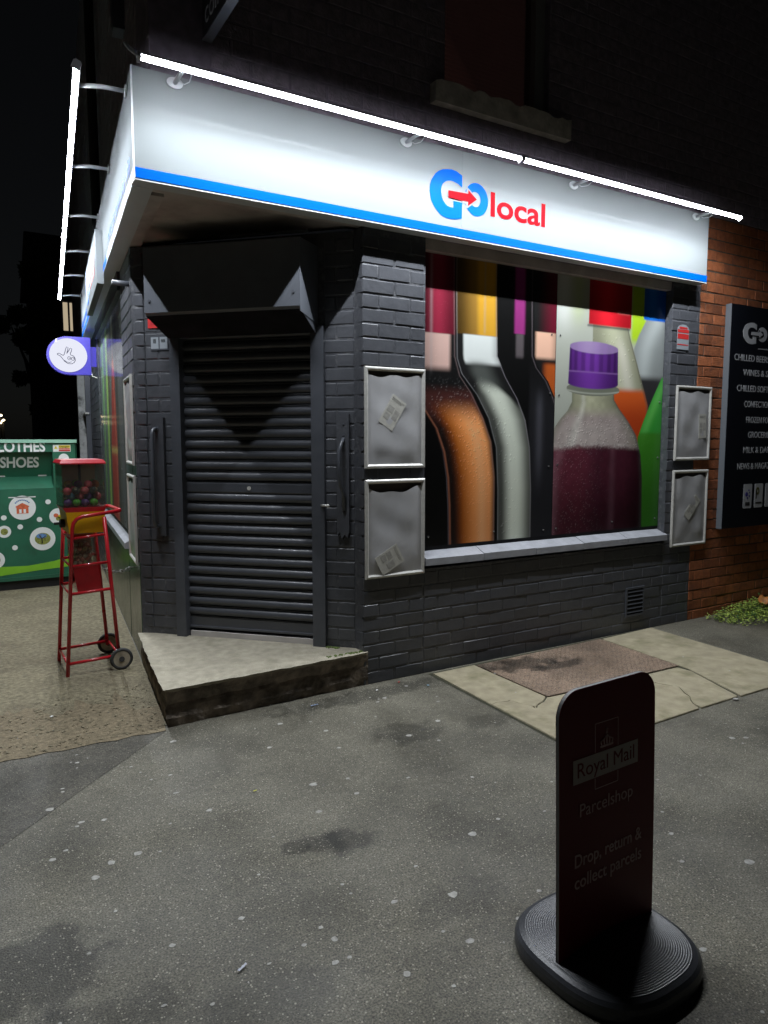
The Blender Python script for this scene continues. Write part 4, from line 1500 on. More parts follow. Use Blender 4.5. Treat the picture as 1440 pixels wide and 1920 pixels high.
# ================================================================== snap frames on the pillars
def poster_frame(fr, s0, s1, z0, z1, label, seed, bottom_curl, o0=.003, group='silver poster frames on the pillars'):
    rnd = random.Random(seed)
    c = fr((s0 + s1) / 2, o0, z0)
    t = thing('poster_frame', label, 'poster frame', c, 0, group)
    F2 = lambda s, o, z: fr(s, o, z) - c
    w, d = .026, .017
    prof = [(0, 0), (0, d * .55), (w * .25, d * .95), (w * .55, d), (w * .9, d * .6), (w, d * .3), (w, 0)]
    cs4 = [(s0, z0), (s1, z0), (s1, z1), (s0, z1)]
    ins = [(1, 1), (-1, 1), (-1, -1), (1, -1)]
    for k in range(4):
        k2 = (k + 1) % 4
        q = MB()
        A_ = [F2(cs4[k][0] + ins[k][0] * u, o0 + v, cs4[k][1] + ins[k][1] * u) for u, v in prof]
        B_ = [F2(cs4[k2][0] + ins[k2][0] * u, o0 + v, cs4[k2][1] + ins[k2][1] * u) for u, v in prof]
        q.prism(A_, B_)
        q.build('frame_rail', M['alu'], t)
    q = MB()
    q.box(s0 + w - .002, s1 - w + .002, o0, o0 + .003, z0 + w - .002, z1 - w + .002, T=F2)
    q.build('backing_board', M['backing'], t)
    # slumped, cloudy cover
    n, m_ = 16, 22
    a, b_ = s0 + w - .001, s1 - w + .001
    q = MB()
    ph = [rnd.uniform(0, 6) for _ in range(6)]
    vs = []
    for i in range(n + 1):
        u = i / n
        topz = z1 - w - .022 - bottom_curl * (.5 + .5 * math.sin(u * 5 + ph[0])) - .008 * math.sin(u * 13 + ph[1])
        for j in range(m_ + 1):
            v = j / m_
            z = z0 + w + (topz - z0 - w) * v
            edge_ = min(1, min(u, 1 - u) * 6) * min(1, v * 6)
            o = o0 + .006 + edge_ * (.004 + .0022 * math.sin(u * 4 + v * 5 + ph[2]) + .0018 * math.sin(u * 9 - v * 7 + ph[3]) + .0012 * math.sin(v * 17 + u * 6 + ph[4]) + .003)
            vs.append(F2(a + (b_ - a) * u, o, z))
    fs = [(i * (m_ + 1) + j, (i + 1) * (m_ + 1) + j, (i + 1) * (m_ + 1) + j + 1, i * (m_ + 1) + j + 1) for i in range(n) for j in range(m_)]
    q.add(vs, fs, 0, True)
    q.build('cover_sheet', M['sheet'], t, recalc=False)
    return t


def leaflet(fr, s, z, w, h, ang, o, label):
    c = fr(s, o, z)
    t = thing('leaflet', label, 'leaflet', c, 0, 'leaflets slipped down inside the poster frames')
    ca, sa = math.cos(ang), math.sin(ang)

    def F2(u, v, oo):
        return fr(s + fr.sgn * (u * ca - v * sa), o + oo, z + u * sa + v * ca) - c
    q = MB()
    q.prism([F2(u, v, 0) for u, v in ((-w / 2, -h / 2), (w / 2, -h / 2), (w / 2, h / 2), (-w / 2, h / 2))], [F2(u, v, .0012) for u, v in ((-w / 2, -h / 2), (w / 2, -h / 2), (w / 2, h / 2), (-w / 2, h / 2))])
    q.build('sheet', M['paper'], t)
    q = MB()
    for k in range(3):
        v = h / 2 - .018 - k * .007
        q.prism([F2(u, vv, .0014) for u, vv in ((-w * .42, v), (w * .42 - .01 * k, v), (w * .42 - .01 * k, v + .003), (-w * .42, v + .003))], [F2(u, vv, .0017) for u, vv in ((-w * .42, v), (w * .42 - .01 * k, v), (w * .42 - .01 * k, v + .003), (-w * .42, v + .003))])
    for (u0, u1, v0, v1) in ((-.4, .0, -.05, .15), (-.4, -.05, -.3, -.1), (.08, .4, -.2, .12)):
        q.prism([F2(u * w, v * h, .0014) for u, v in ((u0, v0), (u1, v0), (u1, v1), (u0, v1))], [F2(u * w, v * h, .0017) for u, v in ((u0, v0), (u1, v0), (u1, v1), (u0, v1))])
    q.build('printing', M['paper_print'], t)


poster_frame(FR, .006, .448, 1.366, 1.985, 'empty silver poster frame left of the wine bottle print, the upper of two', 1, .008)
poster_frame(FR, .008, .450, .676, 1.296, 'empty silver poster frame left of the wine bottle print, the lower one', 2, .035)
poster_frame(FR, 2.918, 3.376, 1.376, 1.987, 'empty silver poster frame right of the soft drink print, the upper of two', 3, .006)
poster_frame(FR, 2.914, 3.376, .655, 1.294, 'empty silver poster frame right of the soft drink print, the lower of two', 4, .015)
poster_frame(FL, 1.26, 1.72, 1.366, 1.985, 'silver poster frame on the side street beside the doorway, the upper of two', 5, .0)
poster_frame(FL, 1.26, 1.72, .676, 1.296, 'silver poster frame on the side street beside the doorway, the lower of two', 6, .0)
leaflet(FR, .20, 1.71, .115, .20, math.radians(-32), .0188, 'faded leaflet askew in the upper frame left of the wine bottle print')
leaflet(FR, .18, .79, .13, .18, math.radians(-62), .0188, 'faded leaflet slipped to the bottom of the lower frame left of the wine bottle print')
leaflet(FR, 3.26, 1.66, .10, .20, math.radians(3), .0188, 'faded leaflet upright in the upper frame right of the soft drink print')
leaflet(FR, 3.17, .98, .09, .22, math.radians(-42), .0188, 'faded leaflet tilted in the lower frame right of the soft drink print')


# stickers
def sticker(fr, s0, s1, z0, z1, o, base_m, items, label, name='warning_sticker', rounded=False):
    c = fr((s0 + s1) / 2, o, z0)
    t = thing(name, label, 'sticker', c)
    q = MB()
    pts = [(s0, z0), (s1, z0), (s1, z1), (s0, z1)]
    if rounded:
        w = abs(s1 - s0) / 2
        pts = [(s0, z0), (s1, z0)] + [((s0 + s1) / 2 + w * math.cos(a) * (1 if s1 > s0 else -1), z1 - w * .55 + w * .55 * math.sin(a)) for a in [math.pi * i / 12 for i in range(13)]]
    q.prism([fr(s, o, z) - c for s, z in pts], [fr(s, o + .0015, z) - c for s, z in pts])
    q.build('sticker_sheet', base_m, t)
    for (a, b_, d, e, m_) in items:
        q = MB()
        q.box(a, b_, o + .0018, o + .0024, d, e, T=lambda x, y, z: fr(x, y, z) - c)
        q.build('printed_block', m_, t)


sticker(FR, 2.905, 3.055, 2.275, 2.475, .003, M['stickergrey'], [(2.91, 3.05, 2.36, 2.40, M['stickerred']), (2.91, 3.05, 2.41, 2.435, M['stickerred']), (2.93, 3.03, 2.44, 2.455, M['stickerred']), (2.91, 3.05, 2.31, 2.318, M['stickerred'])],
        'red and grey alarm sticker on the painted pillar above the right poster frames', rounded=True)
sticker(FC, 1.30, 1.42, 2.275, 2.335, .004, M['stickerred'], [(1.33, 1.40, 2.295, 2.315, mat('faint_ink', (.4, .02, .03), .5))], 'red strip sticker under the shutter box left of the shutter')
sticker(FC, 1.275, 1.405, 2.13, 2.22, .004, M['steel_grey'], [(1.28, 1.335, 2.14, 2.215, M['stickergrey']), (1.345, 1.40, 2.14, 2.215, M['stickergrey']), (1.295, 1.325, 2.18, 2.20, M['darkprint']), (1.362, 1.384, 2.175, 2.205, M['darkprint'])],
        'two small grey camera notice stickers left of the shutter')

# ================================================================== black range board
brd = thing('range_board', 'tall black board listing goods in pale capitals on the red brick wall', 'sign', (3.53, 0, .775))
BX0, BX1, BZ0, BZ1, BD = 3.53, 4.51, .775, 2.69, .056
FB = Frame((-3.53, 0), (1, 0), (0, -1))


def FBz(s, o, z):
    return FR(s, o, z) - Vector((3.53, 0, .775))


class Sub(Frame):
    """the same wall plane, measured from a thing's own base"""

    def __init__(f, fr, base):
        f.o, f.d, f.n, f.sgn, f.rot = fr.o - Vector(base), fr.d, fr.n, fr.sgn, fr.rot


FB = Sub(FR, (3.53, 0, .775))
q = MB()
q.box(BX0, BX1, .002, BD, BZ0, BZ1, T=T(FB))
q.build('board_body', M['board_side'], brd)
fbox(FB, BX0 + .001, BX1 - .001, BD + .0005, BD + .003, BZ0 + .001, BZ1 - .001, 'board_face', M['board'], brd)
bc = 4.02
for line, z in (('CHILLED BEERS & CIDERS', 2.232), ('WINES & SPIRITS', 2.108), ('CHILLED SOFT DRINKS', 1.972), ('CONFECTIONERY', 1.838), ('FROZEN FOOD', 1.702), ('GROCERIES', 1.572), ('MILK & DAIRY', 1.438), ('NEWS & MAGAZINES', 1.296)):
    text(FB, line, bc, z - .008, .078, BD + .0035, 'lettering', M['lettergrey'], brd, bold=.004, width=.0385 * len(line))
go_logo(lambda s, z: (3.70 + (s - .417) * .78, 2.462 + (z - 3.055) * .62), BD + .0035, M['lettergrey'], M['lettergrey'], M['board'], M['board'], brd, FB)
go2 = [(.557, 3.074), (.709, 3.079), (.711, 3.101), (.778, 3.055), (.709, 3.006), (.709, 3.031), (.557, 3.032)]
poly_plate(FB, [(3.70 + (s - .417) * .78, 2.462 + (z - 3.055) * .62) for s, z in go2], BD + .0095, BD + .0105, 'logo_arrow', M['lettergrey'], brd)
text(FB, 'local', 4.075, 2.412, .13, BD + .0035, 'logo_word', M['lettergrey'], brd, bold=.02, width=.30, align='LEFT')
fbox(FB, 3.93, 4.11, BD + .0035, BD + .0045, 2.335, 2.341, 'rule_line', M['lettergrey'], brd)
for (a, b_) in ((3.82, 3.945), (3.985, 4.11), (4.15, 4.275)):
    pts = []
    for (cx_, cz_, a0) in ((b_ - .012, .94 + .012, -90), (b_ - .012, 1.155 - .012, 0), (a + .012, 1.155 - .012, 90), (a + .012, .94 + .012, 180)):
        pts += [(cx_ + .012 * math.cos(math.radians(a0 + k * 30)), cz_ + .012 * math.sin(math.radians(a0 + k * 30))) for k in range(4)]
    cdp = poly_plate(FB, pts, BD + .0035, BD + .005, 'badge', M['lettergrey'], brd)
    if a < 3.9:
        q = MB()
        for (x, z, r) in ((.045, 1.065, .020), (.075, 1.10, .008), (.085, 1.05, .009), (.06, 1.03, .010), (.09, 1.08, .006)):
            q.disc(FB(a + x, BD + .0052, z), r, (1, 0, 0), (0, 0, 1), .001, n=14)
        q.build('badge_mark', mat('badge_violet', (.05, .04, .22), .5), cdp)
        fbox(FB, a + .03, b_ - .03, BD + .0052, BD + .006, .965, .995, 'badge_print', M['darkprint'], cdp)
    elif a < 4.1:
        ring_plate(FB, ell(a + .045, 1.09, .026, .034), ell(a + .045, 1.09, .010, .014), BD + .0052, BD + .006, 'badge_mark', mat('badge_olive', (.09, .085, .02), .5), cdp)
        fbox(FB, a + .018, a + .032, BD + .0052, BD + .006, 1.02, 1.09, 'badge_mark', M['darkprint'], cdp)
        fbox(FB, a + .02, b_ - .012, BD + .0052, BD + .006, .975, .99, 'badge_print', M['darkprint'], cdp)

# ================================================================== projecting signs
ls = thing('projecting_sign', 'lit violet sign with a white disc showing a line drawn hand with crossed fingers', 'projecting sign', FL(5.0, .0, 2.28))
FP = Sub(Frame(FL(5.0, 0, 0).xy, FL.n.xy, -FL.d.xy), (FL(5.0, .0, 2.28)))   # plane square to the side wall, facing the viewer
SW, SHh = .455, .42
cxs, czs = .285, 2.49
pts = [(.06, 2.28), (.06, 2.70)]
pts = [(.06, 2.285), (.06, 2.70), (.29, 2.70)] + [(.29 + .225 * math.cos(a), 2.49 + .21 * math.sin(a)) for a in [math.radians(80 - i * 10) for i in range(0, 17)]] + [(.29, 2.28)]
poly_plate(FP, pts, -.05, .05, 'sign_body', M['purple'], ls)
poly_plate(FP, ell(.292, 2.492, .195, .186, 40), .0505, .056, 'lit_face', M['litface'], ls)
q = MB()
q.box(.0, .06, -.02, .02, 2.38, 2.60, T=T(FP))
q.build('wall_bracket', M['purple'], ls)
hand = [(.405, 2.505), (.385, 2.51), (.365, 2.497), (.345, 2.487), (.335, 2.50), (.325, 2.53), (.318, 2.56), (.305, 2.585), (.292, 2.575), (.297, 2.55), (.305, 2.52), (.31, 2.51),
        (.285, 2.545), (.272, 2.572), (.255, 2.565), (.26, 2.54), (.272, 2.51), (.268, 2.495), (.245, 2.49), (.232, 2.475), (.225, 2.46), (.222, 2.44), (.235, 2.415), (.262, 2.398), (.30, 2.40), (.335, 2.425), (.355, 2.455), (.375, 2.48), (.405, 2.495)]
mir = lambda s, z: (.63 - s - .045, z)
q = MB()
hp = [FP(s, .0575, z) for s, z in hand]
q.tube(hp, .0035, 5, closed=True)
for (cx_, cz_) in ((.285, 2.46), (.247, 2.455)):
    q.tube([FP(s, .0575, z) for s, z in ell(cx_, cz_, .016, .018, 14)], .003, 5, closed=True)
    q.sphere(FP(cx_ - .003, .0575, cz_), .005, 6, 4)
q.tube([FP(.335, .0575, 2.435), FP(.315, .0575, 2.418), FP(.285, .0575, 2.412), FP(.262, .0575, 2.422)], .003, 5)
q.build('hand_drawing', M['inkline'], ls)
q = MB()
q.tube([FP(.06, .03, 2.32), FP(.05, .05, 2.27), FP(.0, .06, 2.25), FP(-.05, .06, 2.27)], .006, 6)
q.build('sign_cable', M['alu'], ls)

cl = thing('hanging_sign', 'dark sign with pale lettering projecting high above the fascia corner', 'projecting sign', (-.93, -.05, 3.59))
FCl = Sub(Frame((-.93, 0), (0, -1), (-1, 0)), (-.93, -.05, 3.59))
fbox(FCl, .05, .56, -.02, .02, 3.565, 3.85, 'sign_body', mat('dark_sign_body', (.03, .03, .035), .4), cl)
text(FCl, 'collect', .30, 3.61, .16, .0205, 'lettering', M['lettergrey'], cl, bold=.0, width=.42)
fbox(FCl, .045, .565, -.024, .024, 3.555, 3.5645, 'sign_edge', M['steel_grey'], cl)

# ================================================================== pavement sign
PSY = math.atan2(.04, .9992)
ps = thing('pavement_sign', 'dark red pavement sign with rounded corners in a black rubber base', 'pavement sign', (-.739, -2.44, 0), PSY)
lean = math.radians(1.4)
FS = Frame((0, 0), (1, 0), (0, -1))


class Lean(Frame):
    def __init__(f):
        f.o, f.d, f.n, f.sgn, f.rot = Vector((0, 0, 0)), Vector((1, 0, 0)), Vector((0, -1, 0)), 1, 0

    def __call__(f, s, o, z):
        s2, z2 = s - .19, z - .06
        tw = .012 * z2 * z2
        return Vector((.19 + s2 * math.cos(lean * z2 * 1.2) - z2 * math.sin(lean), -o + tw, .06 + z2))


FS = Lean()
pl = []
PW0, PW1, PZ0, PZ1, PRr = -.004, .412, .045, .848, .075
for (cx_, cz_, a0) in ((PW1 - PRr, PZ1 - PRr, 0), (PW0 + PRr, PZ1 - PRr, 90)):
    pl += [(cx_ + PRr * math.cos(math.radians(a0 + k * 9)), cz_ + PRr * math.sin(math.radians(a0 + k * 9))) for k in range(11)]
left = [(PW0, PZ1 - PRr - (PZ1 - PRr - PZ0) * i / 8) for i in range(1, 9)]
right = [(PW1, PZ0 + (PZ1 - PRr - PZ0) * i / 8) for i in range(0, 8)]
pl = pl + left + right
poly_plate(FS, pl, -.004, .0062, 'sign_board', M['panel_edge'], ps)
poly_plate(FS, pl, .0064, .0072, 'printed_face', M['maroon'], ps)
poly_plate(FS, pl, -.0054, -.0044, 'printed_face', M['maroon'], ps)


def stext(*a, **k):
    o = text(FSP, *a, **k)
    me = o.data
    for v in me.vertices:
        v.co = FS(v.co.x, -v.co.y, v.co.z)
    return o


FSP = Frame((0, 0), (1, 0), (0, -1))
poly_plate(FS, [(.050, .575), (.330, .575), (.330, .646), (.050, .646)], .0076, .0082, 'name_panel', M['sgrey'], ps)
stext('Royal Mail', .19, .592, .062, .0088, 'lettering', M['maroon'], ps, bold=.0, width=.245, ext=.0003)
stext('Parcelshop', .193, .474, .056, .008, 'lettering', M['spink'], ps, bold=-.002, width=.23, ext=.0003)
stext('Drop, return &', .205, .327, .056, .008, 'lettering', M['spink'], ps, bold=.008, width=.295, ext=.0003)
stext('collect parcels', .205, .262, .056, .008, 'lettering', M['spink'], ps, bold=.008, width=.295, ext=.0003)
ln = MB()
rr = [(.141, .540), (.240, .540), (.240, .733), (.141, .733)]
for k in range(4):
    (a, b_), (c, d_) = rr[k], rr[(k + 1) % 4]
    if k in (1, 3):
        for (z0, z1) in ((.540, .572), (.649, .733)):
            ln.add([FS(a - .0012, .0079, z0), FS(a + .0012, .0079, z0), FS(a + .0012, .0079, z1), FS(a - .0012, .0079, z1)], [(0, 1, 2, 3)])
    else:
        ln.add([FS(a, .0079, b_ - .0012), FS(c, .0079, b_ - .0012), FS(c, .0079, b_ + .0012), FS(a, .0079, b_ + .0012)], [(0, 1, 2, 3)])
ln.build('outline_rule', M['spink'], ps, kind='stuff')
cr = MB()
crown = [(.163, .657), (.218, .657), (.219, .663), (.162, .663)]
cr.prism([FS(s, .0076, z) for s, z in crown], [FS(s, .0081, z) for s, z in crown])
for k, (x, h) in enumerate(((-.025, .012), (-.012, .018), (0, .02), (.012, .018), (.025, .012))):
    cr.tube([FS(.1905 + x * .9, .0081, .665), FS(.1905 + x * 1.05, .0081, .668 + h * .6), FS(.1905 + x * .5, .0081, .668 + h * 1.15), FS(.1905, .0081, .692)], .0018, 5)
cr.disc(FS(.1905, .0076, .698), .004, (1, 0, 0), (0, 0, 1), .0006, n=10)
cr.tube([FS(.1905, .0081, .70), FS(.1905, .0081, .715)], .0012, 5)
cr.tube([FS(.186, .0081, .709), FS(.195, .0081, .709)], .0012, 5)
cr.build('crown_emblem', M['spink'], ps)
# base: domed superellipse with fine moulded ridges
bs = MB()
NB = 96
levels = [(.985, .0), (1.0, .012), (1.0, .03), (.985, .043), (.95, .053), (.90, .058)]
v_ = .90
ridge = 0
while v_ > .10:
    v_ -= .0125
    ridge += 1
    levels.append((v_, .058 + .030 * (1 - v_ / .9) ** .8 + (.0008 if ridge % 2 else 0)))
rows = []
for (k, z) in levels:
    row = []
    for i in range(NB):
        a = 2 * math.pi * i / NB
        e = 2 / 2.7
        x = .243 * math.copysign(abs(math.cos(a)) ** e, math.cos(a))
        y = .248 * math.copysign(abs(math.sin(a)) ** e, math.sin(a))
        row.append((.204 + x * k, .0 + y * k, z))
    rows.append(row)
vs = [v for r in rows for v in r]
fs = [(l * NB + i, l * NB + (i + 1) % NB, (l + 1) * NB + (i + 1) % NB, (l + 1) * NB + i) for l in range(len(rows) - 1) for i in range(NB)]
fs.append(tuple(range(NB))[::-1])
fs.append(tuple((len(rows) - 1) * NB + i for i in range(NB)))
bs.add(vs, fs)
bs.build('rubber_base', M['base'], ps)
q = MB()
q.tube([(.33, .23, .03), (.365, .20, .03)], .012, 8)
q.build('base_wheel', M['black'], ps)

# ================================================================== clothes bank
bk = thing('clothes_bank', 'dark green clothes and shoes recycling bank with round white stickers and a lime swoosh', 'recycling bank', (-1.83, 4.36, 0))
BKB = (-1.83, 4.36, 0)
FK = Sub(Frame((0, 4.36), (1, 0), (0, -1)), BKB)
KX0, KX1 = -2.62, -1.055
OX0, OX1, OZ0, OZ1 = -2.36, -1.272, 1.045, 1.425
q = MB()
# body as pieces round the mouth
q.box(KX0, KX1, -1.05, 0, .10, OZ0, T=T(FK))
q.box(KX0, OX0, -1.05, 0, OZ0, OZ1, T=T(FK))
q.box(OX1, KX1, -1.05, 0, OZ0, OZ1, T=T(FK))
q.prism([FK(KX0, 0, OZ1), FK(KX0, 0, 1.515), FK(KX0, -1.05, 1.515), FK(KX0, -1.05, OZ1)], [FK(KX1, 0, OZ1), FK(KX1 + .0, 0, 1.515), FK(KX1, -1.05, 1.515), FK(KX1, -1.05, OZ1)])
q.build('bank_body', M['bank'], bk)
q = MB()
q.box(KX0 - .015, KX1 + .02, -1.07, .02, 1.518, 1.552, T=T(FK))
q.build('top_lid', M['bank_edge'], bk)
q = MB()
q.prism([FK(KX1, -.002, .12), FK(KX1, -.002, 1.515), FK(KX1 + .0, -.9, 1.515), FK(KX1, -.9, .12)], [FK(KX1 + .035, -.05, .12), FK(KX1 + .022, -.04, 1.515), FK(KX1 + .02, -.9, 1.515), FK(KX1 + .035, -.9, .12)])
q.build('side_flange', M['bank'], bk)
fbox(FK, KX0 + .02, KX1 - .01, -1.0, -.03, .0, .10, 'base_skid', M['black'], bk)
q = MB()
q.prism([FK(OX0, o, z) for o, z in ((-.002, OZ0 + .002), (-.20, 1.17), (-.20, 1.15), (-.02, OZ0 - .01))], [FK(OX1, o, z) for o, z in ((-.002, OZ0 + .002), (-.20, 1.17), (-.20, 1.15), (-.02, OZ0 - .01))])
q.build('chute_shelf', M['bank'], bk)
q = MB()
q.prism([FK(OX0, o, z) for o, z in ((-.20, 1.15), (-.06, OZ1), (-.09, OZ1), (-.23, 1.15))], [FK(OX1, o, z) for o, z in ((-.20, 1.15), (-.06, OZ1), (-.09, OZ1), (-.23, 1.15))])
fl_ = q.build('chute_flap', M['bank'], bk)
for s_ in (-1.36, -1.75):
    fbox(FK, s_ - .04, s_ + .04, -.20, -.185, 1.165, 1.18, 'flap_hinge', M['alu'], fl_)
text(FK, 'CLOTHES', -1.338, 1.43, .150, .002, 'lettering', M['whitev'], bk, bold=.03, width=.525, align='RIGHT')


class Tilted(Sub):
    def __call__(f, s, o, z):
        k = (z - 1.15) / (OZ1 - 1.15)
        return super().__call__(s, o - .197 + .14 * k, z)


FT = Tilted(Frame((0, 4.36), (1, 0), (0, -1)), BKB)
so = text(FK, 'SHOES', -1.394, 1.265, .150, 0, 'lettering', M['whitev'], bk, bold=.03, width=.36, align='RIGHT')
for v in so.data.vertices:
    k = (v.co.z - 1.15) / (OZ1 - 1.15)
    v.co.y += .190 - .14 * k
fbox(FK, -1.70, -1.45, .001, .0022, .957, .967, 'small_print', M['whitev'], bk)


def roundel(x, z, r, kind):
    q = MB()
    q.disc(FK(x, .001, z), r, (1, 0, 0), (0, 0, 1), .0, n=28)
    q = MB()
    pts = ell(x, z, r, r * 1.0, 28)
    q.prism([FK(s, .001, zz) for s, zz in pts], [FK(s, .0022, zz) for s, zz in pts])
    o = q.build('sticker', M['whitev'], bk)
    if kind == 'house':
        q = MB()
        hpz = [(-.055, -.06), (.055, -.06), (.055, .005), (.062, .005), (.062, .015), (0, .05), (-.062, .015), (-.062, .005), (-.055, .005)]
        q.prism([FK(x + a, .0026, z + b_) for a, b_ in hpz], [FK(x + a, .0032, z + b_) for a, b_ in hpz])
        q.build('house_print', M['orangev'], o)
        for dx in (-.02, .02):
            fbox(FK, x + dx - .011, x + dx + .011, .0036, .004, z - .055, z - .015, 'figure_print', M['whitev'], o)
        q = MB()
        for k in range(9):
            a = math.radians(40 + k * 12.5)
            q.disc(FK(x + .08 * math.cos(a), .0026, z + .08 * math.sin(a)), .008, (1, 0, 0), (0, 0, 1), -.0004, n=8)
        q.build('ring_print', M['bluev'], o, kind='stuff')
    elif kind == 'tree':
        ring_ = [(x + a, z + b_) for a, b_ in ell(0, 0, .075, .062, 24)]
        q = MB()
        q.prism([FK(s, .0026, zz) for s, zz in ring_], [FK(s, .0031, zz) for s, zz in ring_])
        q.build('picture_print', M['olivev'], o)
        sk = [(x + a, z + b_) for a, b_ in ell(-.01, .03, .05, .026, 16)]
        q = MB()
        q.prism([FK(s, .0034, zz) for s, zz in sk], [FK(s, .0038, zz) for s, zz in sk])
        q.build('sky_print', M['bluev'], o)
        q = MB()
        q.tube([FK(x - .005, .0042, z - .045), FK(x - .008, .0042, z + .0), FK(x - .03, .0042, z + .04)], .006, 5)
        q.tube([FK(x - .008, .0042, z + .0), FK(x + .03, .0042, z + .03)], .004, 5)
        q.build('tree_print', M['darkprint'], o)
    elif kind == 'fruit':
        for (dx, dz, m_) in ((-.02, .01, M['orangev']), (.02, -.005, M['yellowv']), (.0, -.025, M['olivev'])):
            q = MB()
            p_ = ell(x + dx, z + dz, .024, .022, 12)
            q.prism([FK(s, .0026, zz) for s, zz in p_], [FK(s, .003, zz) for s, zz in p_])
            q.build('fruit_print', m_, o)
    elif kind == 'small':
        q = MB()
        p_ = ell(x, z, r * .55, r * .55, 14)
        q.prism([FK(s, .0026, zz) for s, zz in p_], [FK(s, .003, zz) for s, zz in p_])
        q.build('picture_print', M['olivev'], o)


roundel(-1.577, .853, .125, 'house')
roundel(-1.402, .519, .122, 'tree')
roundel(-1.245, .747, .085, 'fruit')
roundel(-1.753, .615, .062, 'small')
roundel(-1.85, .33, .09, 'small')
roundel(-1.165, 1.355, .05, '')
for x, z in ((-1.335, .903), (-1.751, .758), (-1.424, .723), (-1.606, .656), (-1.664, .444)):
    roundel(x, z, .026, '')
dz = fbox(FK, -1.265, -1.095, .001, .002, 1.425, 1.497, 'danger_label', M['whitev'], bk)
fbox(FK, -1.21, -1.10, .0024, .003, 1.465, 1.492, 'danger_print', M['yellowv'], dz)
text(FK, 'Danger', -1.155, 1.470, .026, .0034, 'lettering', M['darkprint'], dz, bold=.01, width=.09)
fbox(FK, -1.21, -1.10, .0024, .003, 1.452, 1.462, 'danger_print', M['orangev'], dz)
fbox(FK, -1.21, -1.10, .0024, .003, 1.430, 1.448, 'danger_print', M['stickerred'], dz)
tri = [(-1.255, 1.455), (-1.22, 1.455), (-1.2375, 1.487)]
poly_plate(FK, tri, .0024, .003, 'danger_print', M['yellowv'], dz)
sw = [(-2.6, .14), (-1.9, .155), (-1.45, .19), (-1.07, .21), (-1.07, .36), (-1.16, .355), (-1.17, .31), (-1.30, .275), (-1.55, .245), (-1.8, .255), (-2.1, .30), (-2.6, .30)]
poly_plate(FK, sw, .001, .002, 'lime_swoosh', M['lime'], bk)
fbox(FK, KX0, KX1, .001, .012, .10, .135, 'bottom_rim', M['bank'], bk)

# ================================================================== toy ball vending machine
VB = (-1.581, 1.127, 0)
vend = thing('vending_machine', 'two red and yellow coin toy dispensers on a tall red wheeled stand by the corner', 'vending machine', VB, math.radians(1))
RT = .013


def bar(pts, name='frame_bar', r=RT, m=None, parent=None, n=6):
    q = MB()
    q.tube(pts, r, n)
    return q.build(name, m or M['redframe'], parent or vend)


Dp = .40
for y in (0, Dp):
    bar([(0, y, 0), (.068, y, .985)] if y else [(0, y, 0), (.066, y, .97), (.074, y, 1.005), (.095, y, 1.032), (.13, y, 1.047), (.36, y, 1.075)], 'stand_leg')
    bar([(.325, y, .07), (.262, y, 1.04)], 'stand_leg')
    for z in (.085, .545, .725):
        xa, xb = .066 * z / .97 + .004, .327 - .065 * z
        bar([(xa, y, z), (xb, y, z + .012)], 'stand_rung', .0105)
    bar([(.062, y, .905), (.27, y, .925)], 'stand_rung', .009)
bar([(.36, 0, 1.075), (.365, .02, 1.077), (.365, Dp - .02, 1.077), (.35, Dp, 1.073), (.262, Dp, 1.05)], 'push_handle')
for z in (.085, .545, .725, .90):
    xa = .066 * z / .97
    bar([(xa, .005, z), (xa, Dp - .005, z)], 'stand_rung', .008)
bar([(.318, .005, .11), (.322, Dp - .005, .11)], 'axle', .008)
for y in (-.022, Dp + .022):
    q = MB()
    cx_, cz_, R1 = .335, .075, .0625
    q.tube([(cx_ + R1 * math.cos(a), y, cz_ + R1 * math.sin(a)) for a in [2 * math.pi * i / 24 for i in range(24)]], .0125, 8, closed=True)
    wh = q.build('wheel', M['tyre'], vend)
    q = MB()
    q.disc((cx_, y + .009, cz_), .054, (1, 0, 0), (0, 0, 1), .018, n=24)
    q.build('rim', M['rim'], wh)
    q = MB()
    q.disc((cx_, y + .014, cz_), .018, (1, 0, 0), (0, 0, 1), .028, n=14)
    q.build('hub', M['tyre'], wh)


def case(x0, x1, y0, y1, z0, z1, zl, m_lid, name):
    fr_ = MB()
    for (a, b_) in ((x0, y0), (x1, y0), (x0, y1), (x1, y1)):
        fr_.box(a - .003, a + .003, b_ - .003, b_ + .003, z0, z1)
    c = fr_.build(name, M['glass'], vend)
    for (a, b_, d, e) in ((x0 + .003, x1 - .003, y0 - .0015, y0 + .0015), (x0 + .003, x1 - .003, y1 - .0015, y1 + .0015), (x0 - .0015, x0 + .0015, y0 + .003, y1 - .003), (x1 - .0015, x1 + .0015, y0 + .003, y1 - .003)):
        q = MB()
        q.box(a, b_, d, e, z0, z1)
        q.build('pane', M['frost'] if d > y0 + .01 and d != y0 + .003 else M['glass'], c)
    q = MB()
    q.box(x0 - .012, x1 + .012, y0 - .012, y1 + .012, z1, z1 + .008)
    q.prism([(x0 - .012, y0 - .012, z1 + .008), (x1 + .012, y0 - .012, z1 + .008), (x1 + .012, y1 + .012, z1 + .008), (x0 - .012, y1 + .012, z1 + .008)],
            [(x0 + .002, y0 + .002, zl), (x1 - .002, y0 + .002, zl), (x1 - .002, y1 - .002, zl), (x0 + .002, y1 - .002, zl)])
    q.build('lid', m_lid, c)
    return c


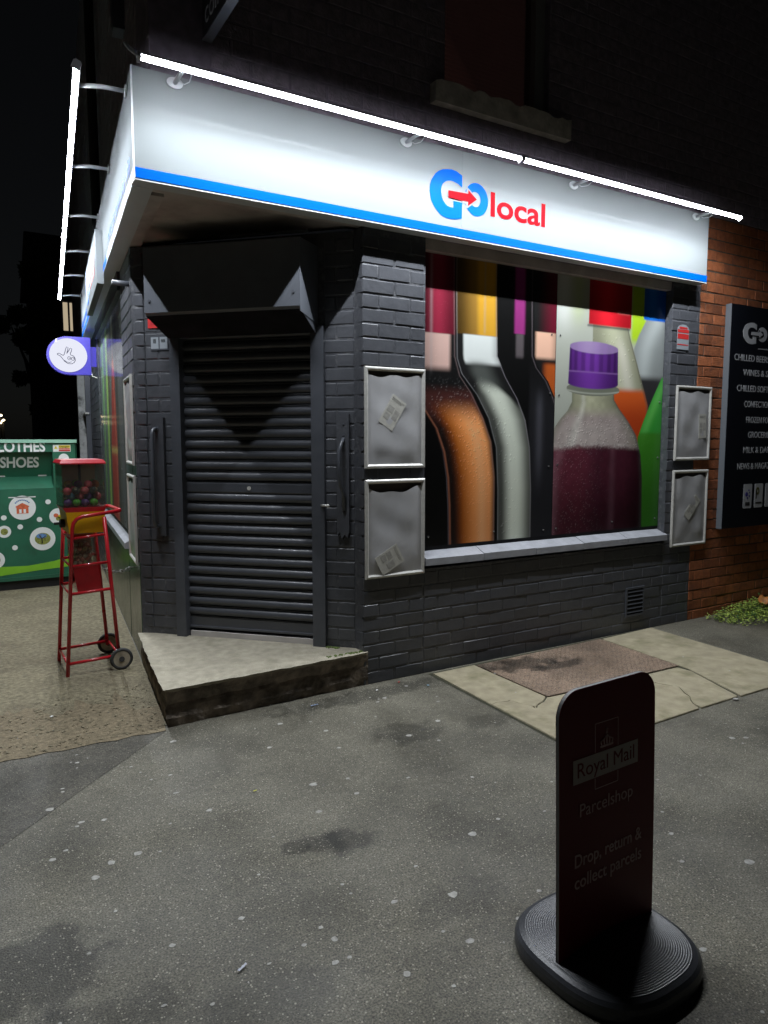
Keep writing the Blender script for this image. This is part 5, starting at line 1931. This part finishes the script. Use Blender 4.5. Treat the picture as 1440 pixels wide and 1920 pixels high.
# upper dispenser
UX0, UX1, UY0, UY1 = .022, .278, .03, .33
q = MB()
q.prism([(UX0 + .014, UY0, 1.075), (UX1 - .004, UY0, 1.075), (UX1 - .004, UY1, 1.075), (UX0 + .014, UY1, 1.075)], [(UX0 - .004, UY0 - .004, 1.105), (UX1 + .004, UY0 - .004, 1.105), (UX1 + .004, UY1 + .004, 1.105), (UX0 - .004, UY1 + .004, 1.105)])
q.build('dispenser_collar', M['redframe'], vend)
q = MB()
q.prism([(.052, UY0, .935), (.276, UY0, .935), (.276, UY1, .935), (.052, UY1, .935)], [(.036, UY0 - .001, 1.0745), (.275, UY0 - .001, 1.0745), (.275, UY1, 1.0745), (.036, UY1, 1.0745)])
q.build('dispenser_body', M['yellow'], vend)
case(UX0, UX1, UY0, UY1, 1.105, 1.385, 1.415, M['redlight'], 'display_case')
q = MB()
q.tube([((UX0 + UX1) / 2, (UY0 + UY1) / 2, 1.105), ((UX0 + UX1) / 2, (UY0 + UY1) / 2, 1.385)], .008, 6)
q.build('centre_rod', M['backing'], vend)
q = MB()
q.disc((.042, .15, .995), .028, (0, 1, 0), (0, 0, 1), -.03, n=14)
q.tube([(.0, .12, 1.0), (.0, .18, .99)], .008, 6)
q.tube([(.005, .15, .995), (-.022, .15, .995)], .009, 6)
q.build('coin_mechanism', M['black'], vend)
# lower dispenser
QX0, QX1, QY0, QY1 = .072, .222, .10, .27
q = MB()
q.prism([(.098, QY0, .535), (.252, QY0, .535), (.252, QY1, .535), (.098, QY1, .535)], [(QX0, QY0, .71), (QX1 + .005, QY0, .71), (QX1 + .005, QY1, .71), (QX0, QY1, .71)])
q.build('dispenser_body', M['redframe'], vend)
case(QX0, QX1, QY0, QY1, .71, .90, .918, M['redframe'], 'display_case')
q = MB()
q.disc((.085, .18, .62), .026, (0, 1, 0), (0, 0, 1), -.025, n=14)
q.build('coin_mechanism', M['black'], vend)
# toy balls
VM = Matrix.Translation(VB) @ Matrix.Rotation(math.radians(1), 4, 'Z')
BCOL = [('pink', (.62, .09, .12)), ('green', (.10, .38, .05)), ('yellow', (.55, .50, .08)), ('violet', (.12, .05, .22)), ('black', (.03, .03, .03)), ('olive', (.20, .20, .06)), ('blue', (.10, .22, .34)), ('orange', (.60, .20, .05))]
BM = {}
for nme, colr in BCOL:
    second = (.5, .4, .25) if nme in ('black', 'blue', 'olive') else (colr[0] * .6 + .05, colr[1] * .6 + .05, colr[2] * .6)
    colr = tuple(min(.85, c_ * 1.7 + .01) for c_ in colr)
    bmat_ = mat(nme + '_marbled_ball', colr, .22, var=.3, vscale=50, dirt=second, dirt_amt=.8, dscale=45, coat=.3)
    me_b = MB()
    me_b.sphere((0, 0, 0), .026, 14, 9)
    ob_ = me_b.build('toy_ball', bmat_, recalc=False)
    BM[nme] = ob_.data
    bpy.data.objects.remove(ob_)


NTH = ['first', 'second', 'third', 'fourth', 'fifth', 'sixth', 'seventh', 'eighth']
DEEP = ['at the front', 'one row back', 'two rows back', 'three rows back', 'four rows back', 'five rows back', 'at the rear', 'at the rear', 'at the rear']


def pack(x0, x1, y0, y1, z0, r, layers):
    out = []
    for l in range(layers):
        off = (l % 2) * r
        nx = int((x1 - x0 - off) / (2.06 * r))
        ny = int((y1 - y0 - off) / (2.06 * r))
        for i in range(nx):
            for j in range(ny):
                out.append((x0 + r + off + i * 2.06 * r + random.uniform(-.0006, .0006), y0 + r + off + j * 2.06 * r, z0 + r + l * 1.50 * r + random.uniform(0, .003), l, i, j))
    return out


up = pack(UX0 + .006, UX1 - .006, UY0 + .005, UY1 - .005, 1.106, .026, 4)
order = ['olive', 'pink', 'green', 'violet', 'yellow', 'pink', 'black', 'blue', 'green', 'orange']
seen_rows = {0: 'bottom row', 1: 'second row', 2: 'third row', 3: 'fourth row', 4: 'fifth row', 5: 'top row'}
for i, (x, y, z, l, ci, cj) in enumerate(up):
    if l == 3 and random.random() < .5:
        continue
    if y > UY0 + .13 and l < 1:
        continue                              # buried, not seen
    cn = order[(i * 7 + l * 3 + int(y * 50)) % len(order)]
    o = link('toy_ball', BM[cn])
    o.location = VM @ Vector((x, y, z))
    o.rotation_euler = (random.random() * 6, random.random() * 6, 0)
    tag(o, f'{cn} toy ball in upper case, {seen_rows[l]}, {NTH[ci]} from left, {DEEP[cj]}', 'toy ball', 'toy balls inside the upper clear case')
lo = pack(QX0 + .004, QX1 - .004, QY0 + .004, QY1 - .004, .711, .0155, 6)
CM = MB()
CM.sphere((0, 0, 0), .0155, 12, 8)
LBM = {}
for cn, colr in (('pale', (.85, .80, .72)), ('rosy', (.8, .42, .36)), ('greenish', (.55, .62, .38)), ('brown', (.5, .36, .28))):
    ob_ = CM.build('toy_capsule', mat(cn + '_capsule', colr, .2, var=.35, vscale=60, coat=.4, dirt=(.55, .52, .5), dirt_amt=.6, dscale=40), recalc=False)
    LBM[cn] = ob_.data
    bpy.data.objects.remove(ob_)
for i, (x, y, z, l, ci, cj) in enumerate(lo):
    if l == 5 and random.random() < .4:
        continue
    if y > QY0 + .08 and l < 4:
        continue
    cn = list(LBM)[(i * 5 + l) % 4]
    o = link('toy_capsule', LBM[cn])
    o.location = VM @ Vector((x, y, z))
    tag(o, f'{cn} toy capsule in lower case, {seen_rows[l]}, {NTH[ci]} from left, {DEEP[cj]}', 'toy capsule', 'toy capsules inside the lower clear case')
# chain to the wall
c0 = VM @ Vector((.285, .22, .665))
c1 = FL(1.58, .012, .62)
ch = thing('chain', 'short steel chain tying the red stand to the green plinth wall', 'chain', c0)
nlk = 9
for k in range(nlk):
    t_ = (k + .5) / nlk
    p = c0.lerp(Vector(c1), t_) + Vector((0, 0, -.035 * 4 * t_ * (1 - t_))) - c0
    dvec = (Vector(c1) - c0).normalized()
    up_ = Vector((0, 0, 1)) if k % 2 else dvec.cross(Vector((0, 0, 1))).normalized()
    Lk = (Vector(c1) - c0).length / nlk * .78
    q = MB()
    q.tube([p + dvec * Lk * math.cos(a) + up_ * .009 * math.sin(a) for a in [2 * math.pi * i / 12 for i in range(12)]], .0032, 5, closed=True)
    q.build('chain_link', M['chain'], ch)

# ================================================================== weeds at the foot of the red wall
wd = MB()
for i in range(4200):
    x = random.gauss(4.05, .40)
    if x < 3.36 or x > 4.9:
        continue
    y = -.03 - abs(random.gauss(0, .16)) - .05 * random.random()
    if y < -.42:
        continue
    h = max(.004, .085 * (1 - ((x - 4.1) / .9) ** 2) * random.random() * (1.2 if y > -.2 else .7))
    a = random.random() * 6.28
    l = random.uniform(.012, .030)
    w = l * random.uniform(.25, .45)
    tilt = random.uniform(-.3, .5)
    d = Vector((math.cos(a) * math.cos(tilt), math.sin(a) * math.cos(tilt), math.sin(tilt)))
    sd = Vector((-math.sin(a), math.cos(a), 0))
    p = Vector((x, y, h + .004))
    mid = p + d * l * .5 + Vector((0, 0, .002))
    wd.add([p, mid - sd * w, p + d * l - Vector((0, 0, l * .2)), mid + sd * w], [(0, 1, 2, 3)], 0 if random.random() < .8 else 1)
tag(wd.build('weed_patch', [M['leaf'], M['leaf_dark']], recalc=False), 'low green weeds along the foot of the red brick wall', 'weeds', kind='stuff')
q = MB()
n, m_ = 8, 5
vs = []
for i in range(n + 1):
    for j in range(m_ + 1):
        u, v = i / n - .5, j / m_ - .5
        wv = math.cos(u * math.pi) * .045
        vs.append((u * .13, v * 2 * wv, .012 + .035 * abs(v) + .025 * math.sin(u * 6) + .012 * math.cos(u * 3)))
q.add(vs, [(i * (m_ + 1) + j, (i + 1) * (m_ + 1) + j, (i + 1) * (m_ + 1) + j + 1, i * (m_ + 1) + j + 1) for i in range(n) for j in range(m_)], 0, True)
dl = q.build('dead_leaf', M['brown_leaf'], recalc=False)
dl.location = (4.02, -.17, .085)
dl.rotation_euler = (.2, -.15, .4)
tag(dl, 'curled orange brown dead leaf lying on the weeds', 'leaf')
q = MB()
q.tube([(0, 0, 0), (.005, 0, .07), (.0, .01, .13)], [.002, .0018, .001], 5)
sp_o = q.build('stem', M['leaf_dark'])
spr = thing('seedling', 'small upright seedling growing in the weeds against the red wall', 'plant', (4.16, -.06, .02))
sp_o.parent = spr
for k, (a, h, l) in enumerate(((.3, .05, .04), (2.2, .06, .045), (4.1, .075, .04), (1.2, .10, .035), (3.3, .115, .035), (5.2, .128, .03))):
    q = MB()
    d = Vector((math.cos(a), math.sin(a), .5)).normalized()
    sd = Vector((-math.sin(a), math.cos(a), 0))
    p = Vector((.003, .004, h))
    q.add([p, p + d * l * .5 - sd * l * .3, p + d * l, p + d * l * .5 + sd * l * .3], [(0, 1, 2, 3)])
    q.build('leaf', M['leaf_dark'], spr, recalc=False)

# ================================================================== far end of the side street, in the dark
hs_ = thing('distant_house', 'dark distant house with one warmly lit upstairs window behind the violet sign', 'house', (2.6, 33, 0))
HB = Vector((2.6, 33, 0))
q = MB()
q.box(-1.0, 7.0, 0, 8, 0, 9.2)
q.build('wall', M['night_brick'], hs_)
q = MB()
q.prism([(-1.3, -.3, 9.2), (7.3, -.3, 9.2), (7.3, 8.3, 9.2), (-1.3, 8.3, 9.2)], [(-1.3, 3.9, 12), (7.3, 3.9, 12), (7.3, 4.1, 12), (-1.3, 4.1, 12)])
q.build('roof', M['night_brick'], hs_)
for (a, b_, c, d_) in ((-.15, .35, 6.7, 8.0),):
    q = MB()
    for (e, f_, g_, h_) in ((a - .08, a, c - .08, d_ + .08), (b_, b_ + .08, c - .08, d_ + .08), (a, b_, d_, d_ + .08), (a, b_, c - .08, c), ((a + b_) / 2 - .04, (a + b_) / 2 + .04, c, d_)):
        q.box(e, f_, -.06, -.005, g_, h_)
    w_ = q.build('window', M['timber'], hs_)
    q = MB()
    q.box(a, b_, -.02, -.008, c, d_)
    q.build('pane', M['warmwin'], w_)
for i, (x, y, h) in enumerate(((0, 0, 4.9), (2.2, 4, 4.6), (1.2, 9, 4.3), (-1.4, 12, 4.1))):
    pos = [(3.1, 104), (3.45, 104.5), (3.27, 105), (3.08, 104.6)][i]
    lab = ['tall distant street lamp, highest of the small warm cluster at the left edge', 'distant street lamp, rightmost of the small warm cluster', 'distant street lamp, middle of the lower row of the warm cluster', 'distant street lamp, lowest left of the warm cluster'][i]
    L_ = thing('street_lamp', lab, 'street lamp', (pos[0], pos[1], 0), 0, 'far street lamps at the end of the side street')
    hh = [5.0, 4.4, 4.25, 4.0][i]
    q = MB()
    q.tube([(0, 0, 0), (0, 0, hh)], [.08, .05], 6)
    q.build('lamp_post', M['night_brick'], L_)
    q = MB()
    q.sphere((0, -.1, hh), [.2, .16, .13, .15][i], 8, 5, sz=.7)
    q.build('lantern', M['warmlamp'], L_)


def night_tree(x, y, h, w, seed, label):
    rnd = random.Random(seed)
    t = thing('tree', label, 'tree', (x, y, 0))
    q = MB()
    q.tube([(0, 0, 0), (.1, 0, h * .3), (-.05, .1, h * .6), (.05, 0, h * .85)], [.22, .17, .11, .04], 8)
    for k in range(6):
        a, z0 = k * 1.1 + seed, h * (.3 + .08 * k)
        q.tube([(0, 0, z0), (math.cos(a) * w * .35, math.sin(a) * w * .35, z0 + h * .1), (math.cos(a) * w * .7, math.sin(a) * w * .7, z0 + h * .22)], [.08, .05, .02], 6)
    q.build('trunk', M['night_brick'], t)
    cl_ = [(rnd.gauss(0, w * .42), rnd.gauss(0, w * .42), h * rnd.uniform(.32, .95), rnd.uniform(.5, 1.1) * w * .32) for _ in range(26)]
    vs, fs = [], []
    for k in range(5200):
        cx_, cy_, cz_, r_ = cl_[rnd.randrange(26)]
        d = Vector((rnd.gauss(0, 1), rnd.gauss(0, 1), rnd.gauss(0, .8))).normalized() * r_ * rnd.uniform(.4, 1.05)
        p = Vector((cx_, cy_, cz_)) + d
        a = Vector((rnd.uniform(-1, 1), rnd.uniform(-1, 1), rnd.uniform(-1, 1))).normalized() * .2
        b_ = a.cross(Vector((rnd.uniform(-1, 1), rnd.uniform(-1, 1), rnd.uniform(-1, 1)))).normalized() * .09
        o = len(vs)
        vs += [p - a, p + b_, p + a, p - b_]
        fs.append((o, o + 1, o + 2, o + 3))
    q = MB()
    q.add(vs, fs)
    q.build('crown', M['night_leaf'], t, recalc=False)


M['night_leaf'] = mat('tree_leaf_green', (.04, .055, .02), .7, var=.3)
night_tree(.35, 24, 8.0, .95, 1, 'slim dark tree behind the recycling bank, left of the violet sign')


for k, (x, y, a, w_, h_, colr, nm) in enumerate(((.215, -.075, .4, .018, .010, (.5, .04, .03), 'red'), (-.42, -.16, .1, .05, .008, (.25, .33, .5), 'pale blue'), (.02, -.13, .9, .016, .012, (.7, .7, .68), 'white'),
                                                  (.34, -.22, 1.3, .02, .012, (.2, .35, .45), 'teal'), (-1.49, -1.93, .5, .035, .008, (.5, .52, .6), 'silver'), (-1.08, -.95, .2, .018, .007, (.5, .5, .06), 'yellow green'), (-1.75, .42, .7, .02, .014, (.75, .75, .72), 'crumpled white'))):
    q = MB()
    n = 5
    vs = []
    for i in range(n + 1):
        for j in range(3):
            vs.append(((i / n - .5) * w_, (j / 2 - .5) * h_, .002 + .003 * abs(math.sin(i * 1.7 + j + k))))
    q.add(vs, [(i * 3 + j, (i + 1) * 3 + j, (i + 1) * 3 + j + 1, i * 3 + j + 1) for i in range(n) for j in range(2)])
    o = q.build('litter', mat(nm.replace(' ', '_') + '_scrap', colr, .5), recalc=False)
    o.location = (x, y, .010 if x < -1.6 else .003)
    o.rotation_euler = (0, 0, a)
    tag(o, f'{nm} scrap of litter lying flat on the ' + ('dirt strip by the red stand' if x < -1.6 else 'dark asphalt'), 'litter', 'scraps of litter on the pavement')
